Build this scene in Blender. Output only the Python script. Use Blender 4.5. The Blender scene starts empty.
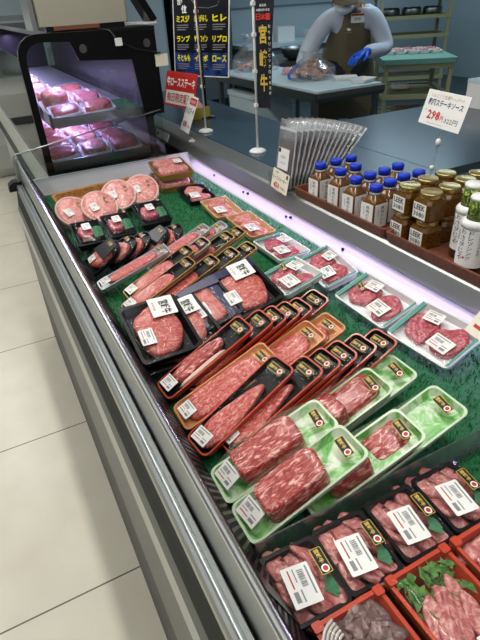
import bpy, bmesh, math, random
from mathutils import Matrix, Vector
random.seed(7)
R = math.radians
C = bpy.context.scene.collection
sc = bpy.context.scene

# ------------------------------------------------------------------ materials
def lin(c):
    if isinstance(c, str):
        c = [int(c[i:i+2], 16) / 255 for i in (0, 2, 4)]
    return tuple((v / 12.92 if v <= .04045 else ((v + .055) / 1.055) ** 2.4) for v in c) + (1,)

def mat(name, col, rough=.5, metal=0., spec=.5, bump=None, trans=0., ior=1.45, emit=None, coat=0., aniso=0.):
    m = bpy.data.materials.new(name); m.use_nodes = True
    nt = m.node_tree; b = nt.nodes['Principled BSDF']
    b.inputs['Base Color'].default_value = lin(col)
    b.inputs['Roughness'].default_value = rough
    b.inputs['Metallic'].default_value = metal
    b.inputs['Specular IOR Level'].default_value = spec
    b.inputs['Transmission Weight'].default_value = trans
    b.inputs['IOR'].default_value = ior
    b.inputs['Coat Weight'].default_value = coat
    b.inputs['Coat Roughness'].default_value = .08
    if emit:
        b.inputs['Emission Color'].default_value = lin(emit[0]); b.inputs['Emission Strength'].default_value = emit[1]
    if bump:
        tc = nt.nodes.new('ShaderNodeTexCoord'); n = nt.nodes.new('ShaderNodeTexNoise'); bp = nt.nodes.new('ShaderNodeBump')
        n.inputs['Scale'].default_value = bump[0]; n.inputs['Detail'].default_value = 4
        bp.inputs['Strength'].default_value = bump[1]; bp.inputs['Distance'].default_value = .01
        nt.links.new(tc.outputs['Object'], n.inputs['Vector']); nt.links.new(n.outputs['Fac'], bp.inputs['Height'])
        nt.links.new(bp.outputs['Normal'], b.inputs['Normal'])
    return m

def noise_mat(name, stops, scale, stretch=(1, 1, 1), rough=.4, dist=1.5, detail=6, bump=.3, coat=0., metal=0., nrough=.62, spec=.5):
    m = mat(name, 'ffffff', rough, metal, spec, coat=coat); nt = m.node_tree; b = nt.nodes['Principled BSDF']
    tc = nt.nodes.new('ShaderNodeTexCoord'); oi = nt.nodes.new('ShaderNodeObjectInfo')
    mp = nt.nodes.new('ShaderNodeMapping'); mp.inputs['Scale'].default_value = stretch
    mul = nt.nodes.new('ShaderNodeMath'); mul.operation = 'MULTIPLY'; mul.inputs[1].default_value = 9.
    nt.links.new(oi.outputs['Random'], mul.inputs[0]); nt.links.new(mul.outputs[0], mp.inputs['Location'])
    nt.links.new(tc.outputs['Object'], mp.inputs['Vector'])
    n = nt.nodes.new('ShaderNodeTexNoise'); n.inputs['Scale'].default_value = scale
    n.inputs['Detail'].default_value = detail; n.inputs['Roughness'].default_value = nrough; n.inputs['Distortion'].default_value = dist
    nt.links.new(mp.outputs[0], n.inputs['Vector'])
    cr = nt.nodes.new('ShaderNodeValToRGB')
    while len(cr.color_ramp.elements) < len(stops): cr.color_ramp.elements.new(.5)
    for e, (p, c) in zip(cr.color_ramp.elements, stops): e.position = p; e.color = lin(c)
    nt.links.new(n.outputs['Fac'], cr.inputs[0]); nt.links.new(cr.outputs[0], b.inputs['Base Color'])
    if bump:
        bp = nt.nodes.new('ShaderNodeBump'); bp.inputs['Strength'].default_value = bump; bp.inputs['Distance'].default_value = .004
        nt.links.new(n.outputs['Fac'], bp.inputs['Height']); nt.links.new(bp.outputs[0], b.inputs['Normal'])
    return m

def clear_mat(name, tint=(1, 1, 1), base=.03, gain=.5, rough=.06, bump=None, white=.0):
    m = bpy.data.materials.new(name); m.use_nodes = True; nt = m.node_tree; nt.nodes.clear()
    out = nt.nodes.new('ShaderNodeOutputMaterial'); t = nt.nodes.new('ShaderNodeBsdfTransparent'); g = nt.nodes.new('ShaderNodeBsdfGlossy')
    t.inputs[0].default_value = (*tint, 1); g.inputs['Roughness'].default_value = rough
    lw = nt.nodes.new('ShaderNodeLayerWeight'); lw.inputs['Blend'].default_value = .25
    ma = nt.nodes.new('ShaderNodeMath'); ma.operation = 'MULTIPLY_ADD'; ma.inputs[1].default_value = gain; ma.inputs[2].default_value = base
    nt.links.new(lw.outputs['Fresnel'], ma.inputs[0])
    mx = nt.nodes.new('ShaderNodeMixShader'); nt.links.new(ma.outputs[0], mx.inputs[0])
    nt.links.new(t.outputs[0], mx.inputs[1]); nt.links.new(g.outputs[0], mx.inputs[2])
    last = mx
    if white:
        d = nt.nodes.new('ShaderNodeBsdfDiffuse'); d.inputs[0].default_value = (.85, .87, .9, 1)
        m2 = nt.nodes.new('ShaderNodeMixShader'); m2.inputs[0].default_value = white
        nt.links.new(mx.outputs[0], m2.inputs[1]); nt.links.new(d.outputs[0], m2.inputs[2]); last = m2
    if bump:
        tc = nt.nodes.new('ShaderNodeTexCoord'); n = nt.nodes.new('ShaderNodeTexNoise'); bp = nt.nodes.new('ShaderNodeBump')
        n.inputs['Scale'].default_value = bump[0]; n.inputs['Detail'].default_value = 2; n.inputs['Distortion'].default_value = 1
        bp.inputs['Strength'].default_value = bump[1]; bp.inputs['Distance'].default_value = .004
        nt.links.new(tc.outputs['Object'], n.inputs['Vector']); nt.links.new(n.outputs['Fac'], bp.inputs['Height'])
        nt.links.new(bp.outputs[0], g.inputs['Normal']); nt.links.new(bp.outputs[0], lw.inputs['Normal'])
    nt.links.new(last.outputs[0], out.inputs[0])
    return m

def tile_mat():
    m = mat('floor_tiles', 'd6d2c4', .28, spec=.45); nt = m.node_tree; b = nt.nodes['Principled BSDF']
    tc = nt.nodes.new('ShaderNodeTexCoord'); mp = nt.nodes.new('ShaderNodeMapping'); br = nt.nodes.new('ShaderNodeTexBrick')
    mp.inputs['Location'].default_value = (.5, -.999 + .75 * 20, 0)
    nt.links.new(tc.outputs['Object'], mp.inputs[0]); nt.links.new(mp.outputs[0], br.inputs['Vector'])
    br.offset = 0; br.inputs['Scale'].default_value = 1; br.inputs['Brick Width'].default_value = .75; br.inputs['Row Height'].default_value = .75
    br.inputs['Mortar Size'].default_value = .0028; br.inputs['Mortar Smooth'].default_value = .1
    n = nt.nodes.new('ShaderNodeTexNoise'); n.inputs['Scale'].default_value = 6; n.inputs['Detail'].default_value = 5
    nt.links.new(tc.outputs['Object'], n.inputs['Vector'])
    cr = nt.nodes.new('ShaderNodeValToRGB'); cr.color_ramp.elements[0].position = .3; cr.color_ramp.elements[1].position = .7
    cr.color_ramp.elements[0].color = lin('cbc6b6'); cr.color_ramp.elements[1].color = lin('d3cfc0')
    nt.links.new(n.outputs['Fac'], cr.inputs[0])
    nt.links.new(cr.outputs[0], br.inputs['Color1']); nt.links.new(cr.outputs[0], br.inputs['Color2'])
    br.inputs['Mortar'].default_value = lin('5a564e')
    nt.links.new(br.outputs['Color'], b.inputs['Base Color'])
    return m

X = {}
X['tiles'] = tile_mat()
X['staff_floor_dim'] = mat('staff_floor_dim', '4a565c', .5)  # low light of the staff area is put into this dark colour
X['wall'] = mat('wall_paint', 'aebcc2', .6)
X['wall_dark'] = mat('wall_panel', '8fa3aa', .6)
X['ceiling'] = mat('ceiling_board', 'ecece8', .8)
X['chrome'] = mat('chrome', 'b4b8b9', .34, 1.)
X['rail_chrome'] = mat('rail_chrome', 'e6e8ea', .22, 1.)
X['guard_steel'] = mat('guard_steel', 'c3c6c4', .38, 1.)
X['steel'] = mat('brushed_steel', 'a6a9a7', .36, .85, bump=(60, .02))
X['steel_dark'] = mat('dull_steel', '7d807f', .36, 1.)
X['grey_paint'] = mat('grey_paint', '686b66', .4)
X['kick'] = mat('kick_dark', '3b3d3b', .5)
X['white_strip'] = mat('white_vinyl', 'c9cbc3', .4)
X['dark_panel'] = mat('dark_gloss_panel', '343736', .6, spec=.15)
X['black'] = mat('black_plastic', '0d0d0f', .35)
X['black_gloss'] = mat('black_gloss', '09090b', .3, spec=.3)
X['black_matte'] = mat('black_matte', '121213', .7)
X['grille'] = mat('grille_black', '1d181d', .35)
X['grille_back'] = mat('grille_back_lit', '6d646b', .5)  # painted grey-pink for the reflected light showing through the grille gaps
X['liner'] = mat('white_liner', 'e6e2ea', .35)
X['turf'] = noise_mat('turf_green', [(.35, '0c4f28'), (.65, '1a7040')], 60, rough=.6, bump=.6)
X['blade'] = noise_mat('turf_blade', [(.3, '0d572d'), (.7, '258548')], 30, rough=.5, bump=0)
X['blue_top'] = mat('blue_grey_worktop', '35495a', .22, spec=.6)
X['dark_top'] = mat('dark_worktop', '1b2326', .3)
X['cabinet'] = mat('cabinet_grey', '59646a', .5)
X['white'] = mat('white_plastic', 'ececea', .4)
X['paper'] = mat('paper_white', 'f0efec', .6)
X['cream_paper'] = mat('paper_cream', 'efe8d6', .6)
X['ink'] = mat('ink_black', '15151a', .6)
X['ink_grey'] = mat('ink_grey', '8a8a90', .6)
X['ink_red'] = mat('ink_red', 'c8352b', .6)
X['ink_blue'] = mat('ink_navy', '23366e', .6)
X['ink_tan'] = mat('ink_tan', 'b98f57', .6)
X['ink_yellow'] = mat('ink_yellow', 'f4e21c', .5)
X['gold_ink'] = mat('ink_gold', 'd8b94e', .4)
X['sign_red'] = mat('sign_red', 'c9302a', .45)
X['menu_black'] = mat('menu_black', '14161f', .3)
X['menu_blue'] = noise_mat('menu_blue', [(.4, '15223f'), (.65, '2f4f96')], 12, rough=.3, bump=0)
X['flag_navy'] = mat('flag_navy', '11141f', .7)
X['clear'] = clear_mat('clear_film', base=.006, gain=.16, rough=.06, bump=(50, .6))
X['clear_hard'] = clear_mat('clear_lid', base=.010, gain=.18, rough=.04, bump=(24, .3), white=.008)
X['acrylic'] = clear_mat('clear_acrylic', tint=(.93, .97, .95), base=.10, gain=.6, rough=.03)
X['divider'] = clear_mat('divider_acrylic', tint=(.92, .96, .94), base=.10, gain=.6, rough=.05, white=.055)
X['bag_thin'] = clear_mat('thin_bag', base=.05, gain=.45, rough=.1, bump=(30, .6), white=.07)
X['glass'] = clear_mat('case_glass', tint=(.88, .92, .92), base=.03, gain=.5, rough=.01)
X['front_glass'] = clear_mat('cabinet_front_glass', base=.02, gain=1.0, rough=.03)
X['bag'] = clear_mat('clear_bag', base=.06, gain=.5, rough=.12, bump=(40, .6), white=.13)
X['navy_film'] = mat('navy_film', '1d1d48', .3, spec=.35, bump=(20, .12))
X['tray_red'] = mat('tray_red', 'c2452b', .3, coat=.3)
X['tray_orange'] = noise_mat('tray_wood_orange', [(.3, 'c07a4a'), (.7, 'd89a68')], 25, (8, .6, 1), rough=.35, bump=.05)
X['tray_gold'] = mat('tray_gold', 'a8823f', .32, .35)
X['tray_cream'] = mat('tray_cream', 'c9b089', .45)
X['tray_silver'] = mat('tray_silver', 'b9bcc2', .25, .4)
X['tray_black'] = mat('tray_black', '0f0e11', .4, spec=.25)
X['tray_black_in'] = noise_mat('tray_black_inner', [(.0, '0b0b0d'), (.62, '141317'), (.70, '77737a')], 80, rough=.4, bump=.2, spec=.25)  # sparse pale specks are painted-in glare of the film above
X['tray_green'] = noise_mat('tray_green_print', [(.36, '57a648'), (.47, '8fc67e'), (.56, 'd2e2cb'), (.7, 'e2e9de')], 17, (1, 1.4, 1), rough=.3, dist=1.2, detail=3, bump=0)
X['tray_green_rim'] = mat('tray_green_rim', 'c6dabb', .3, coat=.2)
X['tray_white'] = mat('tray_white', 'e9e9ec', .4)
X['tray_teal'] = mat('tray_teal', '5f9c90', .3)
X['tray_wood'] = noise_mat('tray_wood', [(.3, 'b98d5e'), (.7, 'd8b183')], 20, (1, 9, 1), rough=.5, bump=.05)
X['wicker'] = noise_mat('wicker', [(.35, '7a4f22'), (.6, 'b98545')], 90, rough=.6, bump=.6)
X['meat_block'] = noise_mat('meat_block', [(.40, '861f1d'), (.5, 'a53631'), (.57, 'c4736b'), (.63, 'e2b8ae')], 115, (.42, 1.2, 1), rough=.32, coat=.25, dist=1.3)
X['meat_flat'] = noise_mat('meat_flat', [(.36, '9d2f2b'), (.48, 'b64a43'), (.57, 'cb766c'), (.65, 'e0afa4')], 150, (.6, 1, 1), rough=.35, coat=.2, dist=1.6)
X['meat_pink'] = noise_mat('meat_pink', [(.35, 'a04d4e'), (.5, 'bd6f6c'), (.62, 'd8a198')], 70, rough=.4, coat=.15)
X['meat_back'] = noise_mat('meat_back', [(.38, '9c3a44'), (.5, 'b65560'), (.62, 'd793a0')], 80, rough=.35, coat=.2)
X['pork'] = noise_mat('pork', [(.35, 'b9625f'), (.52, 'cf827c'), (.66, 'e3b5ab')], 45, rough=.38, coat=.2)
X['fat'] = mat('fat', 'dcb9ac', .4, bump=(60, .1))
X['roast_rim'] = noise_mat('roast_dark', [(.4, '4a3530'), (.6, '7d5f57')], 60, rough=.5)
X['grey_meat'] = noise_mat('grey_meat', [(.35, '4d3a38'), (.55, '7c5f5b'), (.7, 'b59a93')], 40, rough=.35, coat=.2)
X['leaf'] = noise_mat('leaf_green', [(.35, '2e5a24'), (.65, '5f8f3c')], 50, rough=.45, bump=.4)
X['shiso'] = noise_mat('garnish_green', [(.35, '1f5c38'), (.65, '2f7d4e')], 60, rough=.5)
X['onion'] = mat('onion_white', 'd8d0c8', .3, coat=.3)
X['brown_tray'] = noise_mat('brown_tray', [(.3, '5e3426'), (.7, '84503c')], 30, (1, 8, 1), rough=.45, bump=.1)
X['cap_blue'] = mat('cap_blue', '1738c9', .4)
X['sauce'] = mat('brown_sauce', '6a4418', .12, coat=.6)
X['sauce_dark'] = mat('dark_sauce', '22120b', .12, coat=.6)
X['paste'] = noise_mat('garlic_paste', [(.35, '432a0c'), (.6, '694414')], 120, rough=.15, coat=.6, bump=.1)
X['lid_gold'] = mat('lid_gold', 'b9a266', .25, .85)
X['seaweed'] = noise_mat('wasabi_print', [(.42, '1c3014'), (.5, '5f7d23'), (.62, 'c9d35a')], 75, rough=.4, bump=0)
X['seam'] = mat('pale_seam', 'c9ccd2', .35)
X['jerky'] = noise_mat('jerky', [(.35, '3a1f1c'), (.65, '6d423c')], 60, rough=.5)
X['shirt'] = mat('shirt_white', 'cfd6e4', .8, bump=(12, .8))
X['apron'] = mat('apron_brown', '6e634c', .85, bump=(14, .2))
X['trousers'] = mat('trousers_dark', '2b2d33', .9)
X['skin'] = mat('skin', 'c79a80', .5)
X['hair'] = mat('hair_black', '14110f', .6)
X['glove'] = mat('glove_blue', '1f5fd6', .45)
X['cap_tan'] = mat('cap_tan', '7d745d', .85)
X['mask'] = mat('mask_white', 'dfe5ea', .8)
X['rack'] = mat('rack_cream', 'a8a67e', .5)
X['green_board'] = mat('board_green', '6f9e8f', .5)
X['board_white'] = mat('board_white', 'c9dbe0', .4)
X['orange_meat'] = noise_mat('chopped_meat', [(.35, 'a8705f'), (.6, 'dbb5a6')], 40, rough=.4)
X['beige_metal'] = mat('beige_metal', 'b7b3a2', .35, .3)
X['copper'] = mat('wood_edge', '7a4a34', .5)
X['yellow'] = mat('yellow_box', 'b9a93a', .5)
X['pink_card'] = mat('pink_card', 'e6a9b0', .5)
X['led'] = mat('led_tube', 'ffffff', .4, emit=('c9b8ff', 1.2))
X['cable'] = mat('cable', '1a1a1c', .5)

# ------------------------------------------------------------------ mesh builder
CACHE = {}
def rr(L, W, r, n=4, cx=0, cy=0):
    r = min(r, L / 2 - 1e-4, W / 2 - 1e-4); p = []
    for qx, qy, a0 in ((1, 1, 0), (-1, 1, 90), (-1, -1, 180), (1, -1, 270)):
        for k in range(n + 1):
            a = R(a0 + 90 * k / n)
            p.append((cx + qx * (L / 2 - r) + r * math.cos(a), cy + qy * (W / 2 - r) + r * math.sin(a)))
    return p

class MB:
    def __init__(s): s.bm = bmesh.new(); s.mats = []
    def mi(s, m):
        if m not in s.mats: s.mats.append(m)
        return s.mats.index(m)
    def face(s, vs, m, smooth=False):
        try: f = s.bm.faces.new(vs)
        except ValueError: return
        f.material_index = s.mi(m); f.smooth = smooth
    def poly(s, pts, m): s.face([s.bm.verts.new(p) for p in pts], m)
    def loft(s, loops, m, cap0=True, cap1=True, smooth=False, closed=True, mats=None):
        """loops: lists of 3d points of equal length"""
        V = [[s.bm.verts.new(p) for p in l] for l in loops]; n = len(V[0])
        for k in range(len(V) - 1):
            mm = mats[k] if mats else m
            for i in range(n if closed else n - 1):
                j = (i + 1) % n
                s.face([V[k][i], V[k][j], V[k + 1][j], V[k + 1][i]], mm, smooth)
        if cap0: s.face(V[0][::-1], mats[0] if mats else m)
        if cap1: s.face(V[-1], mats[-1] if mats else m)
        return V
    def lz(s, loops2, m, **k): return s.loft([[(x, y, z) for x, y in l] for l, z in loops2], m, **k)
    def box(s, x0, x1, y0, y1, z0, z1, m, r=0):
        if r:
            l = rr(x1 - x0, y1 - y0, r, 3, (x0 + x1) / 2, (y0 + y1) / 2); s.lz([(l, z0), (l, z1)], m)
        else:
            l = [(x0, y0), (x1, y0), (x1, y1), (x0, y1)]; s.lz([(l, z0), (l, z1)], m)
    def extr(s, prof, y0, y1, m):
        s.loft([[(x, y0, z) for x, z in prof], [(x, y1, z) for x, z in prof]], m)
    def lathe(s, prof, m, n=20, c=(0, 0, 0), smooth=True, mats=None):
        s.loft([[(c[0] + r * math.cos(2 * math.pi * i / n), c[1] + r * math.sin(2 * math.pi * i / n), c[2] + z) for i in range(n)] for r, z in prof], m, smooth=smooth, mats=mats)
    def tube(s, pts, r, m, n=8):
        pts = [Vector(p) for p in pts]; loops = []; up = Vector((0, 0, 1))
        for i, p in enumerate(pts):
            d = (pts[min(i + 1, len(pts) - 1)] - pts[max(i - 1, 0)]).normalized()
            a = d.cross(up if abs(d.z) < .9 else Vector((1, 0, 0))).normalized(); b = d.cross(a)
            rad = r[i] if isinstance(r, (list, tuple)) else r
            loops.append([p + a * rad * math.cos(2 * math.pi * k / n) + b * rad * math.sin(2 * math.pi * k / n) for k in range(n)])
        s.loft(loops, m, smooth=True)
    def add_mesh(s, me, M, m):
        k = s.mi(m); vs = [s.bm.verts.new(M @ v.co) for v in me.vertices]
        for p in me.polygons:
            try: f = s.bm.faces.new([vs[i] for i in p.vertices]); f.material_index = k
            except ValueError: pass
    def text(s, body, cx, cy, z, size, m, width=None, M=None, bold=0., rot=0.):
        """text laid in the local XY plane, centred; width squeezes it"""
        me, w, h = text_mesh(body, bold)
        if not me: return
        sy = size / h; sx = width / w if width else sy
        T = Matrix.Translation((cx, cy, z)) @ Matrix.Rotation(rot, 4, 'Z') @ Matrix.Diagonal((sx, sy, 1, 1))
        s.add_mesh(me, (M or Matrix()) @ T, m)
    def transform(s, M): bmesh.ops.transform(s.bm, matrix=M, verts=s.bm.verts[:])
    def mesh(s, name):
        bmesh.ops.recalc_face_normals(s.bm, faces=s.bm.faces[:])
        me = bpy.data.meshes.new(name); s.bm.to_mesh(me); s.bm.free()
        for m in s.mats: me.materials.append(X[m])
        return me

TXT = {}
def text_mesh(body, bold=0.):
    k = (body, bold)
    if k in TXT: return TXT[k]
    cu = bpy.data.curves.new('t', 'FONT'); cu.body = body; cu.size = 1; cu.resolution_u = 1; cu.offset = bold; cu.fill_mode = 'FRONT'
    o = bpy.data.objects.new('t', cu); C.objects.link(o)
    bpy.context.view_layer.update()
    me = bpy.data.meshes.new_from_object(o.evaluated_get(bpy.context.evaluated_depsgraph_get()))
    bpy.data.objects.remove(o); bpy.data.curves.remove(cu)
    if not me.vertices: TXT[k] = (None, 1, 1); return TXT[k]
    xs = [v.co.x for v in me.vertices]; ys = [v.co.y for v in me.vertices]
    cx, cy = (min(xs) + max(xs)) / 2, (min(ys) + max(ys)) / 2
    for v in me.vertices: v.co.x -= cx; v.co.y -= cy; v.co.z = 0
    TXT[k] = (me, max(max(xs) - min(xs), .01), max(max(ys) - min(ys), .01)); return TXT[k]

def put(name, me, parent=None, M=None):
    o = bpy.data.objects.new(name, me); C.objects.link(o)
    if parent: o.parent = parent
    if M is not None: o.matrix_local = M
    return o
def part(name, key, fn, parent, M=None, label=None):
    """fn(MB) fills the mesh once; later parts with the key share it"""
    if key is None or key not in CACHE:
        b = MB(); fn(b); me = b.mesh(name)
        if key is not None: CACHE[key] = me
    else: me = CACHE[key]
    o = put(name, me, parent, M)
    if label: o['label'] = label
    return o
def tagit(o, label, cat, group=None, kind=None):
    if label: o['label'] = label
    if cat: o['category'] = cat
    if group: o['group'] = group
    if kind: o['kind'] = kind
    return o
def thing(name, label, cat, M=None, group=None):
    o = bpy.data.objects.new(name, None); C.objects.link(o); o.empty_display_size = .02
    if M is not None: o.matrix_world = M
    return tagit(o, label, cat, group)
def struct(name, fn):
    return tagit(part(name, None, fn, None), None, None, kind='structure')
def solo(name, label, cat, fn, M=None, group=None, key=None):
    return tagit(part(name, key, fn, None, M), label, cat, group)
def frame(x, y, z, yaw=0, tilt=0, lean=0, off=(0, 0, 0)):
    """u along the pack away from the customer, v along the case; tilt lifts the far end, lean lifts the far side"""
    Rm = Matrix.Rotation(R(yaw), 4, 'Z') @ Matrix.Rotation(R(-tilt), 4, 'Y') @ Matrix.Rotation(R(lean), 4, 'X')
    return Matrix.Translation((x, y, z)) @ Rm @ Matrix.Translation(off)

# ------------------------------------------------------------------ room
struct('floor', lambda b: b.box(-4, 8.6, -3, 9, -.05, 0, 'tiles'))
struct('trim_1', lambda b: b.box(1.1, 8.5, .4, 8.2, .0005, .006, 'staff_floor_dim'))  # thin floor sheet over the tiles, its colour carries the dimness
def wb(b):
    b.box(-4, 8.6, 8.2, 8.3, 0, 2.9, 'wall')
struct('wall_back', wb)
struct('wall_right', lambda b: b.box(8.5, 8.6, -3, 8.2, 0, 2.9, 'wall'))
struct('ceiling', lambda b: b.box(-4, 8.6, -3, 9, 2.9, 2.95, 'ceiling'))
def door(b):
    b.box(8.47, 8.5, 5.2, 6.3, 0, 2.1, 'wall_dark'); b.box(8.46, 8.47, 5.27, 6.23, .06, 2.04, 'wall')
struct('door_1', door)
struct('trim_2', lambda b: b.box(3.2, 6.3, 8.15, 8.2, 1.35, 1.9, 'wall_dark'))

# ------------------------------------------------------------------ refrigerated case
Y0, Y1 = -.5, 2.5
case = thing('display_case', 'long open refrigerated meat case with chrome rail and white liner beside the aisle', 'display case', Matrix.Translation((.5, 1, 0)))
inv = case.matrix_world.inverted()
def cp(name, fn, label=None):
    def g(b): fn(b); b.transform(inv)
    return part(name, None, g, case, None, label)
cp('kick_plate', lambda b: b.extr([(.0725, 0), (.074, .36), (.13, .36), (.13, 0)], Y0, Y1, 'kick'))
cp('front_panel', lambda b: b.extr([(.074, .36), (.078, .66), (.13, .66), (.13, .36)], Y0, Y1, 'grey_paint'))
cp('white_strip', lambda b: b.extr([(.076, .66), (.077, .665), (.079, .715), (.08, .72), (.13, .72), (.13, .66)], Y0, Y1, 'white_strip'), 'white vinyl strip')
cp('trim_strip', lambda b: b.extr([(.08, .72), (.0875, .745), (.13, .745), (.13, .72)], Y0, Y1, 'grey_paint'))
cp('dark_panel', lambda b: b.extr([(.0875, .745), (.095, .79), (.099, .826), (.12, .826), (.12, .745)], Y0, Y1, 'dark_panel'), 'dark glossy panel')
def bump(b):
    b.extr([(.098, .82), (.0995, .830), (.103, .837), (.108, .840), (.112, .836), (.114, .836), (.118, .840), (.126, .839), (.129, .834), (.129, .80), (.1, .80)], Y0, Y1, 'chrome')
cp('bumper_rail', bump)
cp('front_guard', lambda b: b.extr([(.132, .80), (.132, .933), (.1335, .936), (.140, .936), (.140, .80)], Y0, Y1, 'guard_steel'))
cp('top_rail', lambda b: b.extr([(.135 + .0065 * math.cos(2 * math.pi * k / 12), .940 + .006 * math.sin(2 * math.pi * k / 12)) for k in range(12)], Y0, Y1, 'rail_chrome'), 'chrome top rail')
cp('grille_backing', lambda b: b.extr([(.140, .925), (.199, .772), (.194, .765), (.138, .92)], Y0, Y1, 'grille_back'))
def grille(b):
    d = Vector((.057, 0, -.151)); nrm = Vector((.151, 0, .057)).normalized() * .003; o = Vector((.1425, 0, .925))
    y = Y0
    while y < Y1 - .12:
        for sgn in (0, 1):
            ya, yb = (y, y + .1) if sgn == 0 else (y + .1, y)
            p, q = o + Vector((0, ya, 0)), o + d + Vector((0, yb, 0)); w = Vector((0, .0030 if sgn == 0 else .0016, 0))
            b.loft([[p - w, p + w, p + w + nrm, p - w + nrm], [q - w, q + w, q + w + nrm, q - w + nrm]], 'grille')
        y += .0150
    for ys in (.30, 1.0, 1.7, 2.4):
        p, q = o + Vector((0, ys, 0)) + nrm * 1.3, o + d + Vector((0, ys, 0)) + nrm * 1.3; w = Vector((0, .016, 0))
        b.loft([[p - w, p + w, p + w + nrm * .3, p - w + nrm * .3], [q - w, q + w, q + w + nrm * .3, q - w + nrm * .3]], 'black')
    b.extr([(.140, .936), (.146, .932), (.1455, .922), (.140, .926)], Y0, Y1, 'grille')
cp('air_grille', grille, 'black honeycomb air grille')
cp('deck', lambda b: b.extr([(.14, .12), (.14, .75), (1.08, .75), (1.08, .12)], Y0, Y1, 'black_matte'))
def bwall(b):
    b.extr([(.945, .75), (.946, .762), (.975, .825), (.99, .825), (.99, .75)], Y0, Y1 + .06, 'liner')
    for y, z in ((1.9, .79), (1.86, .795), (1.55, .79), (1.2, .79), (2.2, .79), (1.52, .797)):
        b.box(.954, .962, y - .004, y + .004, z - .004, z + .004, 'black')
cp('back_liner', bwall, 'white inner back wall')
def lip(b):
    b.extr([(.948, .8235), (.949, .830), (.968, .874), (.978, .882), (1.085, .882), (1.09, .878), (1.09, .79), (.980, .79), (.980, .8235)], Y0, 3.42, 'steel')
    b.box(.985, 1.085, 2.56, 3.42, .3, .79, 'black')
    b.loft([[(x, 3.42, z) for x, z in ((.948, .8235), (.968, .874), (.978, .882), (1.09, .882), (1.09, .79), (.98, .79))],
            [(x, 3.52, z) for x, z in ((.965, .822), (.99, .86), (1.0, .87), (1.07, .87), (1.07, .80), (.975, .80))]], 'steel_dark')
cp('steel_lip', lip, 'brushed steel lip along the back')
def led(b): b.box(.957, .964, Y0, Y1, .80, .806, 'led')
def nplate(b):
    n = Vector((-.044, 0, .019)).normalized(); c = Vector((.958, 2.9, .853)); u = Vector((.019, 0, .044)).normalized(); v = Vector((0, 1, 0))
    pts = [c + v * sy * .1 + u * sx * .02 for sx, sy in ((-1, -1), (1, -1), (1, 1), (-1, 1))]
    b.loft([[p for p in pts], [p + n * .004 for p in pts]], 'white')
    q = c + v * .06 + n * .0045
    b.poly([q + v * .014 * math.cos(a) + u * .008 * math.sin(a) for a in [k * .628 for k in range(10)]], 'ink')
    q = c - v * .07 - u * .01 + n * .0045
    b.poly([q + v * .02 * sx + u * .004 * sy for sx, sy in ((-1, -1), (1, -1), (1, 1), (-1, 1))], 'paper')
cp('thermometer_plate', nplate, 'pale plate with black dial on the steel lip')
cp('end_wall', lambda b: b.box(.12, .97, 2.5, 2.512, .3, .838, 'liner'), 'white inner end wall')
def eglass(b):
    prof = [(.118, .838), (.118, .93), (.122, .952), (.135, .963), (.2, .970), (.83, 1.062), (.83, .838)]
    b.loft([[(x, 2.490, z) for x, z in prof], [(x, 2.496, z) for x, z in prof]], 'glass')
    e = [(.118, .838), (.118, .93), (.122, .952), (.135, .963), (.2, .970), (.83, 1.062)]
    b.tube([(x, 2.493, z) for x, z in e], .0028, 'chrome', 6)
cp('end_glass', eglass, 'clear glass end pane')
cp('corner_post', lambda b: b.loft([[(.108, 2.47, .83), (.128, 2.47, .83), (.128, 2.5, .83), (.108, 2.5, .83)], [(.124, 2.47, .945), (.138, 2.47, .945), (.138, 2.5, .945), (.124, 2.5, .945)]], 'steel'))
def endcap(b): b.extr([(.066, .81), (.07, .835), (.09, .85), (.125, .85), (.13, .81)], 2.47, 2.53, 'black')
cp('end_cap', endcap)

def turf(b):
    rnd = random.Random(3)
    b.box(.197, .945, Y0, 2.499, .7505, .757, 'turf')
    for _ in range(26000):
        x, y = rnd.uniform(.203, .942), rnd.uniform(.0, 2.49); a = rnd.uniform(0, 6.28); h = rnd.uniform(.006, .011); w = .0016
        dx, dy = math.cos(a) * w, math.sin(a) * w; ox, oy = rnd.uniform(-.004, .004), rnd.uniform(-.004, .004)
        b.poly([(x - dx, y - dy, .7565), (x + dx, y + dy, .7565), (x + ox, y + oy, .757 + h)], 'blade')
o = solo('artificial_turf', 'green artificial turf lining the floor of the meat case', 'turf', turf); o['kind'] = 'stuff'
BED = .757

# service counter behind the case
cnt = thing('service_counter', 'blue grey service counter running behind the meat case', 'counter')
part('worktop', None, lambda b: b.box(1.092, 1.58, -.5, 4.3, .845, .881, 'blue_top'), cnt)
part('cabinet', None, lambda b: b.box(1.10, 1.55, -.5, 4.28, .0065, .845, 'cabinet'), cnt)
st = thing('work_table', 'blue grey side table behind the sauce price sign', 'table')
part('table_top', None, lambda b: b.box(1.584, 3.3, 1.42, 2.42, .845, .881, 'blue_top'), st)
for x in (1.62, 3.22):
    for y in (1.48, 2.34): part('leg', None, lambda b: b.box(x, x + .04, y, y + .04, .0065, .845, 'steel_dark'), st)

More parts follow.
